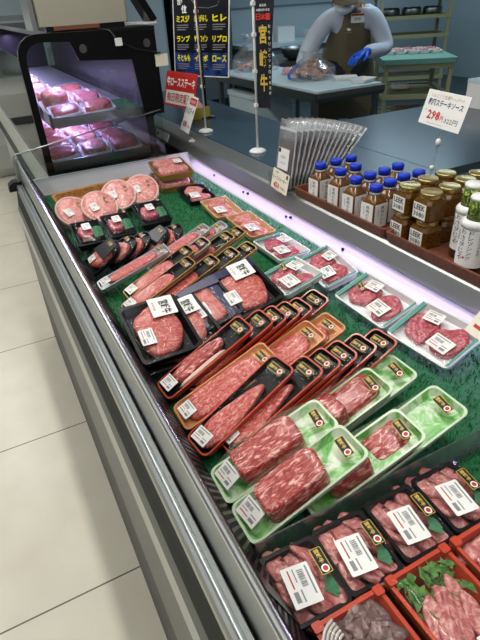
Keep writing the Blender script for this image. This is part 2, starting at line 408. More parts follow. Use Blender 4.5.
# ------------------------------------------------------------------ trays and what they share
def shell(b, L, W, d, outer, inner, r=.015, ins=.006, t=.004, floor=None):
    b.lz([(rr(L - 2 * ins, W - 2 * ins, r, 4, L / 2), 0), (rr(L, W, r, 4, L / 2), d - .001), (rr(L, W, r, 4, L / 2), d),
          (rr(L - 2 * t, W - 2 * t, r, 4, L / 2), d), (rr(L - 2 * t - 2 * ins, W - 2 * t - 2 * ins, r, 4, L / 2), .003)], outer,
         mats=[outer, outer, outer, inner])
def slab(b, u0, u1, w, z0, h, m, seed=0, ex=2.6, rough=.06, vy=0, side=None, n=26, taper=0., block=False):
    rnd = random.Random(seed); ph = [rnd.uniform(0, 6.28) for _ in range(4)]; am = [rnd.uniform(.4, 1) for _ in range(4)]
    def rad(a): return 1 + rough * sum(am[k] * math.sin((k + 2) * a + ph[k]) for k in range(4)) / 2
    rings = [(.96, 0), (1.0, .3), (.99, .75), (.93, .96), (.72, 1.03), (.4, 1.0)]
    if block: rings = [(.98, 0), (1.0, .08), (1.0, .86), (.965, .97), (.90, 1.0), (.5, 1.02)]
    loops = []
    for s, hz in rings:
        l = []
        for i in range(n):
            a = 2 * math.pi * i / n; c, sn = math.cos(a), math.sin(a); k = (abs(c) ** ex + abs(sn) ** ex) ** (-1 / ex) * rad(a) * s
            x = k * c; y = k * sn * (1 - taper * x)
            l.append(((u0 + u1) / 2 + x * (u1 - u0) / 2, vy + y * w / 2, z0 + h * hz + rough * h * .5 * math.sin(5 * a + ph[0]) * (s < .95)))
        loops.append(l)
    b.loft(loops, m, smooth=True, mats=([side] * 2 + [m] * 3) if side else None)
def film(b, L, W, z, h, m='clear', inset=.010, r=.015, u0=0, u1=None, wtop=None):
    u1 = L if u1 is None else u1; wt = wtop or W - 2 * inset
    top = rr(u1 - u0 - 2 * inset, wt, r, 4, (u0 + u1) / 2)
    c = ((u0 + u1) / 2, 0)
    ins = [(c[0] + (x - c[0]) * .5, y * .5) for x, y in top]
    b.lz([(rr(L - .001, W - .001, r, 4, L / 2), z), (top, z + h), (ins, z + h * 1.06)], m, cap0=False, smooth=True)
# labels lie with text reading towards -v, its top towards +u, as the customer sees them
LBL = lambda u, v, z: Matrix.Translation((u, v, z)) @ Matrix.Rotation(R(-90), 4, 'Z')
def brand(b, w=.042, h=.0185):
    b.lz([(rr(w, h, .002, 2), 0), (rr(w, h, .002, 2), .0005)], 'gold_ink')
    b.poly([(x, y, .0007) for x, y in rr(w - .002, h - .002, .001, 2)], 'ink')
    b.text('宮崎牛', -w * .17, 0, .0009, h * .45, 'gold_ink', width=w * .54, bold=.03)
    c = w * .31
    b.poly([(c + .0064 * math.cos(k * .449), .0064 * math.sin(k * .449), .0010) for k in range(14)], 'paper')
    b.poly([(c + .0041 * math.cos(k * .449), .0041 * math.sin(k * .449), .0012) for k in range(14)], 'ink_red')
def price(b, w=.05, h=.036):
    b.lz([(rr(w, h, .0015, 2), 0), (rr(w, h, .0015, 2), .0004)], 'paper')
    rnd = random.Random(5)
    def q(x0, x1, y0, y1, m): b.poly([(x, y, .0007) for x, y in ((x0, y0), (x1, y0), (x1, y1), (x0, y1))], m)
    q(-w * .42, w * .3, h * .34, h * .40, 'ink_grey')
    x = -w * .36
    while x < w * .05:
        t = rnd.choice((.0005, .0009, .0014)); q(x, x + t, h * .02, h * .24, 'ink_grey'); x += t + rnd.choice((.0006, .001))
    q(-w * .42, -w * .08, -h * .12, -h * .08, 'ink_grey'); q(w * .1, w * .4, -h * .1, -h * .05, 'ink_grey')
    q(-w * .42, w * .05, -h * .30, -h * .25, 'ink_red'); q(w * .12, w * .38, -h * .36, -h * .2, 'ink_grey')
def BR(p, u, v, z, s=1., rot=0): return part('brand_label', 'brand', brand, p, LBL(u, v, z) @ Matrix.Rotation(R(rot), 4, 'Z') @ Matrix.Scale(s, 4))
def PR(p, u, v, z, s=1., rot=0, tilt=0):
    return part('price_label', 'price', price, p, LBL(u, v, z) @ Matrix.Rotation(R(rot), 4, 'Z') @ Matrix.Rotation(R(tilt), 4, 'X') @ Matrix.Scale(s, 4))

ORD = ['first', 'second', 'third', 'fourth', 'fifth', 'sixth', 'seventh', 'eighth', 'ninth', 'tenth', 'eleventh', 'twelfth', 'thirteenth', 'fourteenth']

# --- green printed trays with thick beef blocks
def green_tray(x, y, z, yaw, tilt, label, seed, L=.235, W=.084, m0=.045, m1=.165, d=.018):
    t = thing('beef_block_tray', label, 'meat tray', frame(x, y, z, yaw, tilt, 0, (0, 0, -d)), 'green trays of beef blocks')
    part('tray', ('gt', L, W), lambda b: shell(b, L, W, d, 'tray_green_rim', 'tray_green', .014), t)
    part('beef_block', ('gm', seed, W), lambda b: slab(b, m0, m1, W * .76, .003, .040, 'meat_block', seed, 6, .03, n=40, block=True), t)
    part('film', ('gf', L, W, m1), lambda b: film(b, L, W, d, .029, 'clear', .006, .012, m0 - .01, m1 + .012, W * .80), t)
    BR(t, L - .026, -.006, d + .008, .95, -8); PR(t, .026, .004, d + .010, .92, 6, 14)
    return t
green_tray(.197, .545, .79, -2, 20, 'green tray with a long beef block, nearer the rail, beside the big red tray', 1, m1=.172)
green_tray(.197, .459, .79, 0, 21, 'green tray with a rounded beef block at the rail, closest to the clear divider', 2, m1=.165)
green_tray(.344, .567, .785, 0, 20, 'green tray showing a cut beef end, half under the long block tray', 3, m1=.135)
green_tray(.414, .578, .783, 0, 20, 'farthest green tray of its row, touching the last red trays', 4, m1=.155, W=.086)
green_tray(.310, .455, .785, -2, 20, 'green tray showing a cut beef end behind the rounded beef block', 5, m1=.13)
green_tray(.417, .463, .783, -1, 20, 'farthest green tray beside the clear divider, mostly white green print with little meat', 6, m1=.12, W=.090)

# --- slim trays: red, wood-orange, gold, silver
def slim_tray(name, x, y, z, yaw, tilt, label, group, kind, seed, L=.24, W=.07, show=True, d=.014):
    outer, inner = {'red': ('tray_red', 'tray_black_in'), 'orange': ('tray_orange', 'tray_orange'), 'gold': ('tray_gold', 'tray_black_in'),
                    'silver': ('tray_silver', 'tray_silver'), 'blue': ('tray_cream', 'navy_film')}[kind]
    t = thing(name, label, 'meat tray', frame(x, y, z, yaw, tilt, 0, (0, 0, -d)), group)
    def sh(b):
        shell(b, L, W, d, outer, inner, .013, .004, .003)
        if kind in ('gold', 'blue'):   # pale outside wall under the gilt rim
            b.lz([(rr(L - .007, W - .007, .013, 4, L / 2), .0005), (rr(L + .0012, W + .0012, .013, 4, L / 2), d - .005)], 'tray_cream', cap0=False, cap1=False)
    part('tray', ('sl', kind, L, W), sh, t)
    if kind == 'red' and show == 'lean':
        part('beef_slice', ('sm', seed), lambda b: slab(b, .028, .178, W * .62, .004, .014, 'meat_block', seed, 2.2, .05, vy=.006, taper=.2), t)
        part('fat_strip', ('smf',), lambda b: slab(b, .04, .16, W * .16, .004, .013, 'fat', 3, 2.4, .06, vy=-W * .36), t, None, 'white fat strip')
    elif kind == 'red':
        part('beef_slice', ('sm', seed), lambda b: slab(b, .008, .178, W * .74, .004, .012, 'meat_flat', seed, 2.1, .05, vy=-.004, taper=.45), t)
    elif kind == 'silver':
        part('beef_slice', ('sm2', seed), lambda b: slab(b, .035, .2, W * .82, .004, .013, 'meat_flat', seed, 3, .06), t)
    else:
        part('beef_slice', ('sm3', seed, kind), lambda b: slab(b, .02, .165 if kind == 'gold' else .2, W * .88, .004, .011, 'meat_flat', seed, 4.5, .04), t)
    part('film', ('sf', L, W), lambda b: film(b, L, W, d + .0003, .003, 'clear', .006, .012), t)
    BR(t, L - .024, -.002, d + .004, .92)
    PR(t, .024, .004, d + .0045, .82, 4)
    return t
G = 'red trays in the row beside the square black packs'
X1 = [.200, .253, .288, .324, .357, .411]
for k, x in enumerate(X1):
    lab = ['red tray with lean dark beef slice, topmost of the red row beside black packs'] + ['%s red tray from the rail, in the row beside the square black packs' % ORD[i] for i in range(1, 5)] + ['last red tray under the white tray in the row beside the black packs']
    slim_tray('beef_tray', x, .835 + (.012 if k == 5 else 0), .79, 3, 25, lab[k], G, 'red', 20 + k % 2, show='lean' if k == 0 else True)
G = 'red trays in the row beside the green trays'
X2 = [.199, .246, .291, .335, .384, .430]
Yb = [.651, .634, .638, .642, .642, .634]
for k, x in enumerate(X2):
    lab = ['red tray with a long pointed marbled steak lying over the orange tray'] + ['%s red tray from the rail, in the row beside the green trays' % ORD[i] for i in range(1, 5)] + ['last red tray of its row, next to the farthest green tray']
    slim_tray('beef_tray', x, Yb[k], .79, 8 if k == 0 else 4, 24, lab[k], G, 'red', 30 + k % 2)
G = 'wood patterned orange trays between the red rows'
for k, (x, y) in enumerate(((.202, .740), (.331, .762), (.388, .767))):
    slim_tray('beef_tray', x, y, .788, 0, 22, ['orange wood patterned beef tray at the rail between the two red rows', 'orange wood patterned beef tray behind, second from the rail', 'farthest orange tray, showing only its end and black label'][k], G, 'orange', 40 + k, .235, .084)
G = 'gold rimmed trays behind the square black packs'
gl = [(.226, 1.214, 'front gold rimmed tray with marbled beef, above the square black pack', 'gold'), (.288, 1.188, 'gold rimmed tray end just right of the front gold tray', 'gold'),
      (.359, 1.203, 'third gold rimmed tray in the front gold row, beside the dark glossy packs', 'gold'), (.418, 1.209, 'last gold rimmed tray in the front gold row, on the green turf', 'gold'),
      (.254, 1.292, 'gold rimmed tray with pink beef lying between silver and front gold trays', 'gold'), (.319, 1.320, 'tray with a purple blue wrap among the gold trays', 'blue'),
      (.400, 1.318, 'gold rimmed tray end behind the purple blue tray', 'gold'), (.445, 1.332, 'farthest gold rimmed tray of the back gold row', 'gold')]
for k, (x, y, lab, kd) in enumerate(gl):
    slim_tray('beef_tray', x, y, .79, 3, 23, lab, G, kd, 50 + k % 3, .238, .066)
G = 'silver trays beside the rounded dark packs'
for k, (x, y, lab) in enumerate(((.2, 1.392, 'long silver tray of pink beef reaching the rail beside the rounded dark packs'), (.362, 1.432, 'silver tray end behind the long silver tray'), (.42, 1.42, 'silver tray end nearest the back row, on the turf'))):
    slim_tray('beef_tray', x, y, .79, 1, 17 if k == 0 else 22, lab, G, 'silver', 60 + k, .24, .064)

# --- square black packs with a big white calligraphy label
def square_pack(x, y, z, yaw, tilt, lean, L, W, label, group, seed, film_navy=False, big=True, meat_to=.8, prot=(0, 0), d=.026):
    t = thing('steak_pack', label, 'meat pack', frame(x, y, z, yaw, tilt, lean, (0, W / 2, -d)), group)
    part('tray', ('sq', L, W), lambda b: shell(b, L, W, d, 'tray_black', 'tray_black', .012, .008, .008), t)
    part('steak', ('sqm', seed, L, W), lambda b: slab(b, L * .12, L * max(meat_to, .86), W * .80, .004, .020, 'meat_flat', seed, 2.5, .10), t)
    part('film', ('sqf', L, W), lambda b: film(b, L, W, d + .0003, .003, 'clear', .008, .012), t)
    if film_navy:
        def wrap(b):
            b.poly([(L * .02, W * .5 - .004, d + .0045), (L * .98, W * .5 - .004, d + .0045), (L * .98, W * .26, d + .0045), (L * .02, W * .36, d + .0045)], 'navy_film')
            b.poly([(.002, W * .45, d + .0046), (L * .2, W * .45, d + .0046), (L * .16, -W * .46, d + .0046), (.002, -W * .46, d + .0046)], 'navy_film')
        part('printed_wrap', ('sqw', L, W), wrap, t, None, 'navy printed wrap edge')
    if big:
        def cal(b):
            b.lz([(rr(.062, .062, .002, 2), 0), (rr(.062, .062, .002, 2), .0006)], 'paper')
            b.text('宮崎牛', .004, .006, .0009, .026, 'ink', width=.044, bold=.03)
            b.text('宮崎県産', -.004, -.021, .0009, .006, 'ink_red', width=.03)
        part('calligraphy_label', 'cal', cal, t, LBL(L * .70, W * .30, d + .006) @ Matrix.Rotation(R(-4), 4, 'Z'))
    PR(t, L * .24 + prot[0], -W * .12 + prot[1], d + .006, .95, -4)
    return t
G = 'square black steak packs with white calligraphy labels'
square_pack(.184, .893, .828, 1, 0, 17, .148, .185, 'square black pack of marbled steak with white label, topmost at the rail', G, 70)
square_pack(.188, .894, .795, 1, 0, 17, .145, .18, 'black pack lying underneath the topmost square steak pack', G, 71)
square_pack(.262, .925, .800, 2, 8, 12, .14, .165, 'square black pack showing white label, tucked behind the topmost square pack', G, 72)
G = 'black steak packs with shiny navy wrap'
square_pack(.362, .965, .812, 2, 12, 12, .12, .165, 'dark navy wrapped steak pack, smaller, left of the large one', G, 73, True, False)
square_pack(.440, .955, .820, 2, 10, 13, .155, .185, 'large dark navy wrapped steak pack with white label beside the tilted white tray', G, 74, True, True, .9)

# --- rounded dark packs
def dome_pack(x, y, label, seed, z=.79, tilt=30, meat=True):
    L, W, d = .13, .125, .014
    t = thing('rounded_pack', label, 'meat pack', frame(x, y, z, 2, tilt, 0, (0, 0, -d)), 'rounded dark packs in one row')
    def outline(s, off=0):
        p = []
        for k in range(25):
            a = R(-90 + 180 * k / 24); p.append((L * .45 + math.cos(a) * L * .55 * s, math.sin(a) * W / 2 * s))
        return p + [(off, W / 2 * s * .96), (off, -W / 2 * s * .96)]
    def sh(b): b.lz([(outline(.93, .004), 0), (outline(1), d), (outline(.95, .004), d), (outline(.9, .008), .003)], 'tray_black', smooth=False)
    part('tray', ('dm',), sh, t)
    part('beef_slice', ('dmm', seed), lambda b: slab(b, .012, L * .74, W * .74, .004, .017, 'meat_pink' if seed % 2 else 'meat_flat', seed, 2.1, .07), t)
    def wrapf(b): b.lz([(outline(.99), d), (outline(.85, .012), d + .008), (outline(.5, .03), d + .010)], 'clear', cap0=False, smooth=True)
    part('film', ('dmf',), wrapf, t)
    if seed % 3 == 2:
        part('black_band', ('dmb',), lambda b: b.lz([([(L * .42, -W * .42), (L * .93, -W * .25), (L * .93, W * .25), (L * .42, W * .42)], d + .011), ([(L * .42, -W * .42), (L * .93, -W * .25), (L * .93, W * .25), (L * .42, W * .42)], d + .0115)], 'black_gloss'), t)
    BR(t, L * .82, 0, d + .0125, .72); PR(t, .03, .012, d + .0105, .72, -6)
    return t
for k, (x, lab) in enumerate(((.200, 'rounded dark pack of pink beef at the rail with white price label'), (.258, 'second rounded dark pack from the rail, its slice half hidden'),
                              (.308, 'third rounded dark pack from the rail with a black cover band'), (.375, 'fourth rounded dark pack from the rail with pink slice and black label'), (.425, 'last rounded dark pack of its row, almost all black'))):
    dome_pack(x, 1.535 + .004 * k, lab, 80 + k)

# --- clear boxes with dark steak cubes and a green leaf
def leaf_pack(x, y, z, label, seed, L=.105, W=.15):
    d = .03
    t = thing('leaf_garnish_pack', label, 'meat pack', frame(x, y, z, -2, 0, 13, (0, W / 2, -d)), 'clear boxes of steak with green leaf')
    part('tray', ('lp', L, W), lambda b: shell(b, L, W, d, 'tray_black', 'tray_black_in', .008, .008, .004), t)
    part('steak', ('lpm', seed, L), lambda b: slab(b, L * .18, L * .68, W * .48, .006, .026, 'meat_back', seed, 2.8, .08, vy=W * .05), t)
    def leafm(b):
        for k in range(3):
            cx, cy = L * .8, -W * .12 + .018 * k - .012
            b.loft([[(cx - .018, cy - .012, d), (cx - .006, cy - .016, d + .004), (cx + .014, cy - .010, d + .001)], [(cx - .014, cy + .012, d + .002), (cx, cy + .014, d + .006), (cx + .016, cy + .012, d + .002)]], 'shiso', cap0=False, cap1=False, closed=False)
    part('leaf', ('lpl', L), leafm, t)
    part('clear_lid', ('lpf', L, W), lambda b: film(b, L, W, d + .0003, .014, 'clear_hard', .008, .008), t)
    PR(t, L * .48, W * .08, d + .0165, .8, 3); BR(t, L * .85, W * .36, d + .0165, .55)
    return t
leaf_pack(.205, 1.69, .805, 'clear box of steak with green leaf, at the rail below the round pork slices', 90)
leaf_pack(.318, 1.70, .805, 'clear box of steak with green leaf, middle one of three', 91)
leaf_pack(.452, 1.735, .808, 'clear box of steak with green leaf, farthest of three from the rail', 92, .12, .155)

# --- basket with oval packs of pork
bk = thing('wicker_basket', 'brown wicker basket holding round pink pork slices', 'basket', frame(.235, 2.03, .79, 6, 0, 12, (0, .11, -.03)))
def basket(b):
    L, W, d = .385, .20, .032
    shell(b, L, W, d, 'wicker', 'wicker', .02, .01, .008)
    for k in range(4):
        b.tube([(x, y, .006 + .008 * k) for x, y in rr(L - .012 + .004 * k, W - .012 + .004 * k, .02, 4, L / 2)] + [(rr(L - .012 + .004 * k, W - .012 + .004 * k, .02, 4, L / 2)[0][0], rr(L - .012 + .004 * k, W - .012 + .004 * k, .02, 4, L / 2)[0][1], .006 + .008 * k)], .0045, 'wicker', 6)
part('woven_tray', None, basket, bk)
def oval(x, y, z, yaw, label, seed, A=.142, B=.165, lean=30):
    t = thing('pork_pack', label, 'meat pack', frame(x, y, z, yaw, 4, lean, (-A / 2, 0, 0)), 'round pork packs in the basket')
    part('pork_slice', ('ov', seed), lambda b: (slab(b, .004, A - .004, B - .008, .0, .016, 'pork', seed, 2.2, .05, side='fat')), t)
    def fatrim(b):
        n = 30
        pts = [(A / 2 + math.cos(2 * math.pi * k / n) * A * .46, math.sin(2 * math.pi * k / n) * B * .46, .013) for k in range(n + 1)]
        b.tube(pts, .0042, 'fat', 6)
    part('fat_rim', ('ovr',), fatrim, t)
    part('film', ('ovf',), lambda b: b.lz([([(A / 2 + math.cos(2 * math.pi * k / 28) * A / 2 * s, math.sin(2 * math.pi * k / 28) * B / 2 * s) for k in range(28)], z) for s, z in ((1, 0), (1, .012), (.85, .0205), (.4, .0215))], 'clear', cap0=False, smooth=True), t)
    BR(t, A * .72, B * .12, .023, .62); PR(t, A * .34, -B * .02, .023, .76, 4)
oval(.258, 2.00, .815, 14, 'round pink pork pack at the left end of the basket, partly covered', 100)
oval(.352, 1.95, .832, 4, 'round pink pork pack lying in front, second from the rail', 101)
oval(.450, 2.02, .840, -6, 'round pink pork pack, third from the rail', 102)
oval(.552, 2.03, .840, -8, 'round pink pork pack at the right end of the basket', 103)

# --- back row of flat trays
def flat_tray(name, x, y, z, yaw, tilt, L, W, kind, label, group, seed, pieces=2, labels=2, lean=0, d=.022, meat='meat_back', brandl=False):
    outer, inner = {'teal': ('tray_teal', 'tray_white'), 'wood': ('tray_wood', 'tray_wood'), 'black': ('tray_black', 'tray_black')}[kind]
    t = thing(name, label, 'meat tray', frame(x, y, z, yaw, tilt, lean, (0, 0, -d)), group)
    def sh(b):
        shell(b, L, W, d, 'tray_white' if kind == 'teal' else outer, inner, .012, .007, .004)
        if kind == 'teal':
            for sy in (1, -1):
                y0, y1 = (W / 2 - .013, W / 2 - .0005) if sy > 0 else (-W / 2 + .0005, -W / 2 + .008)
                l = [(.008, y0), (L - .008, y0), (L - .004, y1), (.004, y1)]
                b.lz([(l, d - .004), (l, d + .0006)], 'tray_teal')
            b.lz([(rr(L + .0015, W + .0015, .012, 4, L / 2), d - .004), (rr(L + .0015, W + .0015, .012, 4, L / 2), d + .0005), (rr(L - .005, W - .005, .012, 4, L / 2), d + .0005)], 'tray_white', cap0=False, cap1=False)
    part('tray', ('ft', kind, L, W), sh, t)
    for i in range(pieces):
        f = (i + .5) / pieces - .5
        part('steak', ('ftm', seed, i, L, W), lambda b: slab(b, L * .16, L * .86, W * .42 if pieces == 2 else W * .28, .004, .016, meat, seed * 3 + i, 2.1, .14), t,
             Matrix.Translation((L * .5, -f * W * .86, 0)) @ Matrix.Rotation(R(15 - 40 * i), 4, 'Z') @ Matrix.Translation((-L * .5, 0, 0)))
    part('film', ('ftf', L, W), lambda b: film(b, L, W, d + .0008, .003, 'clear', .008, .012), t)
    if labels > 1: PR(t, L * .74, W * .16, d + .006, .92, 6)
    if labels: PR(t, L * .34, -W * .2, d + .006, 1.12, -4)
    if brandl: BR(t, L * .55, W * .3, d + .006, .8, -20)
G = 'white trays of steaks along the back wall'
flat_tray('steak_tray', .762, .672, .79, 4, 20, .135, .18, 'teal', 'white teal edged tray of two red steaks, nearest the jars', G, 110)
flat_tray('steak_tray', .757, .876, .79, 0, 20, .12, .20, 'teal', 'white teal edged tray of two steaks with a black label, second along the back wall', G, 111, brandl=True)
flat_tray('steak_tray', .775, 1.118, .79, -10, 18, .11, .20, 'teal', 'white teal edged tray of steaks half under the tilted white tray', G, 112)
flat_tray('steak_tray', .604, 1.058, .825, 4, 12, .135, .135, 'teal', 'tilted white tray propped on top of the back trays beside the navy pack', G, 113, brandl=True)
flat_tray('steak_tray', .744, 1.333, .79, 0, 2, .118, .185, 'teal', 'white teal edged tray of thin steaks in front of the jerky sign', G, 114)
G = 'wooden trays of pink sliced meat along the back wall'
flat_tray('sliced_meat_tray', .760, 1.57, .79, 2, 0, .108, .20, 'wood', 'wood coloured tray of pink meat, closer to the white trays', G, 115, 3, 1, 5, meat='pork')
flat_tray('sliced_meat_tray', .742, 1.80, .79, -2, 0, .12, .18, 'wood', 'wood coloured tray of pink meat, closer to the dark clear box', G, 116, 3, 1, 5, meat='pork')
G = None
flat_tray('sliced_meat_tray', .725, 2.025, .79, -2, 0, .125, .18, 'black', 'dark clear topped tray of meat beside the stacked gold boxes', G, 117, 2, 1, 5, meat='pork')
def stack_box(z, label):
    L, W, d = .165, .20, .03
    t = thing('ham_box', label, 'meat box', frame(.685, 2.27, z, -3, 0, 6, (0, 0, -d)), 'stacked gold based boxes at the far corner')
    part('tray', 'hb', lambda b: shell(b, L, W, d, 'tray_gold', 'tray_gold', .008, .008, .004), t)
    for k in range(2):
        part('pork_slab', ('hbm', k), lambda b: slab(b, L * .08, L * .92, W * .42, .006, .034, 'pork', 120 + k, 3.4, .05, vy=W * (.22 - .44 * k)), t)
    part('clear_lid', 'hbl', lambda b: film(b, L, W, d + .0003, .022, 'clear_hard', .008, .008), t)
    PR(t, L * .7, -W * .05, d + .025, .95)
stack_box(.795, 'lower gold based clear box of pork in the far corner')
stack_box(.852, 'upper gold based clear box of pork stacked in the far corner')

# --- acrylic divider
solo('clear_divider', 'clear acrylic divider standing between green trays and black boxes', 'divider',
     lambda b: (b.box(.195, .93, .404, .407, BED, .815, 'divider'), b.box(.195, .93, .395, .416, BED, BED + .003, 'acrylic')))

# --- black boxes of roast beef slices
def slice_mesh(seed, m='meat_pink'):
    def f(b):
        rnd = random.Random(seed); n = 9; w = .017; L = .066
        A, B = [], []
        for i in range(n):
            t = i / (n - 1); x = (t - .5) * L; zz = .005 * math.sin(t * 4 + seed) + .002 * math.sin(t * 11 + seed)
            ww = w * (math.sin(math.pi * (t * .86 + .07)) ** .5)
            A.append([(x, -ww / 1, zz), (x, -ww * .5, zz + .002 + .003 * math.sin(t * 7)), (x, ww * .4, zz + .004), (x, ww, zz - .001), (x, ww * .4, zz + .001), (x, -ww * .4, zz - .001)])
        b.loft(A, m, smooth=True)
    return f
def roast_box(x, y, yaw, label, seed, L=.094, W=.11, d=.03):
    t = thing('roast_beef_box', label, 'meat box', frame(x, y, .80, yaw, 0, 3, (0, 0, -d)), 'black boxes of pink roast slices')
    part('tray', ('rb', L, W), lambda b: shell(b, L, W, d, 'tray_black', 'tray_black', .008, .006, .006), t)
    rnd = random.Random(seed)
    for k in range(9):
        u, v = L * (.2 + .3 * (k % 3)), W * (-.28 + .28 * (k // 3))
        part('meat_slice', ('rs', k % 4), slice_mesh(130 + k % 4), t, Matrix.Translation((u + rnd.uniform(-.004, .004), v + rnd.uniform(-.005, .005), .016 + .004 * (k % 3 == 1) + rnd.uniform(0, .006))) @ Matrix.Rotation(rnd.uniform(-.5, .5) + 2.0, 4, 'Z') @ Matrix.Rotation(rnd.uniform(-.5, .5), 4, 'X'))
    def leafm(b):
        for k in range(7):
            a = -.9 + k * .3; c = Vector((L * .70, -W * .22, .030)); p = c + Vector((math.cos(a) * .019, math.sin(a) * .021, .002))
            b.loft([[c, c + Vector((.003, 0, .001))], [p + Vector((0, -.005, .003)), p + Vector((0, .005, .003))]], 'shiso', cap0=False, cap1=False, closed=False)
    part('leaf', ('rbl', L), leafm, t)
    part('clear_lid', ('rbf', L, W), lambda b: film(b, L, W, d + .0003, .012, 'clear_hard', .007, .008), t)
    BR(t, L * .84, W * .06, d + .0145, .95, -2); PR(t, L * .38, -W * .10, d + .0145, 1.15, -6)
for k, (x, lab) in enumerate(((.186, 'black box of pink roast slices against the rail'), (.279, 'black box of pink roast slices, second from the rail'), (.379, 'black box of pink roast slices, third from the rail'), (.478, 'black box of pink roast slices, farthest from the rail'))):
    roast_box(x, .334, -2, lab, 140 + k)

# --- big red boxes at the bottom edge
def red_box(x, y, label, kind, L=.112, W=.17, d=.045):
    t = thing('red_lunch_box', label, 'food box', frame(x, y, .805, 0, 0, 0, (0, 0, -d)), None)
    def sh(b):
        shell(b, L, W, d, 'tray_red', 'tray_red', .006, .01, .006)
        for sx in (.006, L - .006):
            for sy in (-W / 2 + .006, W / 2 - .006): b.box(sx - .007, sx + .007, sy - .007, sy + .007, d - .004, d + .004, 'tray_red', .003)
    part('box', ('rbx', L, W), sh, t)
    rnd = random.Random(len(kind))
    if kind == 'greens':
        for k in range(6):
            part('roast_slice', ('rls', k % 3), lambda b: slab(b, -.008, .052, .024, 0, .010, 'meat_pink', 150 + k, 2.2, .12), t,
                 Matrix.Translation((L * .12 + .016 * (k % 3) * 1.6, -W * .02 - .034 * (k // 3) + .002 * k, .030 + .003 * (k % 2))) @ Matrix.Rotation(R(62 + 6 * (k % 3)), 4, 'Z') @ Matrix.Rotation(R(-14), 4, 'Y'))
        def greens(b):
            for k in range(60):
                c = Vector((rnd.uniform(.015, L - .015), rnd.uniform(W * .12, W * .42), .034 + rnd.uniform(0, .010))); a = rnd.uniform(0, 6.28)
                dr = Vector((math.cos(a), math.sin(a), rnd.uniform(-.2, .4))) * rnd.uniform(.008, .016); s = dr.cross(Vector((0, 0, 1))).normalized() * rnd.uniform(.004, .0075)
                b.loft([[c - dr, c - dr + Vector((0, 0, .0004))], [c - s + Vector((0, 0, .002)), c + s + Vector((0, 0, .002))], [c + dr, c + dr + Vector((0, 0, .0004))]], 'leaf', cap0=False, cap1=False, closed=False)
            for k in range(14):
                c = Vector((rnd.uniform(.02, L - .02), rnd.uniform(W * .15, W * .4), .045)); a = rnd.uniform(0, 6.28)
                b.tube([c, c + Vector((math.cos(a) * .012, math.sin(a) * .012, .003)), c + Vector((math.cos(a + .4) * .026, math.sin(a + .4) * .026, -.002))], .001, 'leaf', 5)
        part('salad_leaves', None, greens, t)['kind'] = 'stuff'
    elif kind == 'tendon':
        for k in range(7):
            part('stewed_meat', ('tdm', k), lambda b: slab(b, -.024, .024, .034, 0, .016, 'grey_meat', 160 + k, 2.1, .2), t,
                 Matrix.Translation((.03 + .026 * (k % 3), W * (.36 - .17 * (k // 3)), .026 + .004 * (k % 2))) @ Matrix.Rotation(k * 1.1, 4, 'Z'))
        def on(b):
            for k in range(5):
                r = .020 + .005 * k
                b.tube([(.034 + r * math.cos(R(100 + a * 14)), W * .22 + r * math.sin(R(100 + a * 14)), .046 + .001 * k) for a in range(12)], .0022, 'onion', 6)
        part('onion_rings', None, on, t)
    else:
        for k in range(6):
            part('meat_slice', ('rs', k % 4), slice_mesh(130 + k % 4), t, Matrix.Translation((.03 + .03 * (k % 2), W * (.35 - .2 * (k // 2)), .034)) @ Matrix.Rotation(k * .9, 4, 'Z'))
    part('clear_lid', ('rbl2', L, W), lambda b: film(b, L, W, d + .0003, .006, 'clear_hard', .008, .006), t)
    return t
red_box(.205, .188, 'red box of dark stewed meat with onion, nearest the rail', 'tendon')
t = red_box(.329, .190, 'red box of pink roast slices and green leaves', 'greens')
PR(t, .06, -.05, .052, .8)
red_box(.452, .190, 'red box at the right corner beside the salad box', 'other')

# ------------------------------------------------------------------ on the counter
ZC = .882
def sauce_tray(y0, y1, label, x0=.968, x1=1.25):
    t = thing('brown_tray', label, 'tray', Matrix.Translation(((x0 + x1) / 2, (y0 + y1) / 2, ZC)), 'brown wooden trays on the counter')
    L, W, d = x1 - x0, y1 - y0, .03
    def f(b):
        shell(b, L, W, d, 'brown_tray', 'brown_tray', .012, .006, .008); b.transform(Matrix.Translation((-L / 2, 0, 0)))
    part('tray_body', ('st', round(L, 3), round(W, 3)), f, t)
sauce_tray(1.035, 1.52, 'brown wooden tray under the blue capped bottles')
sauce_tray(.60, 1.03, 'brown wooden tray under the jars and leaf capped bottles', .966, 1.36)
ZT = ZC + .0032

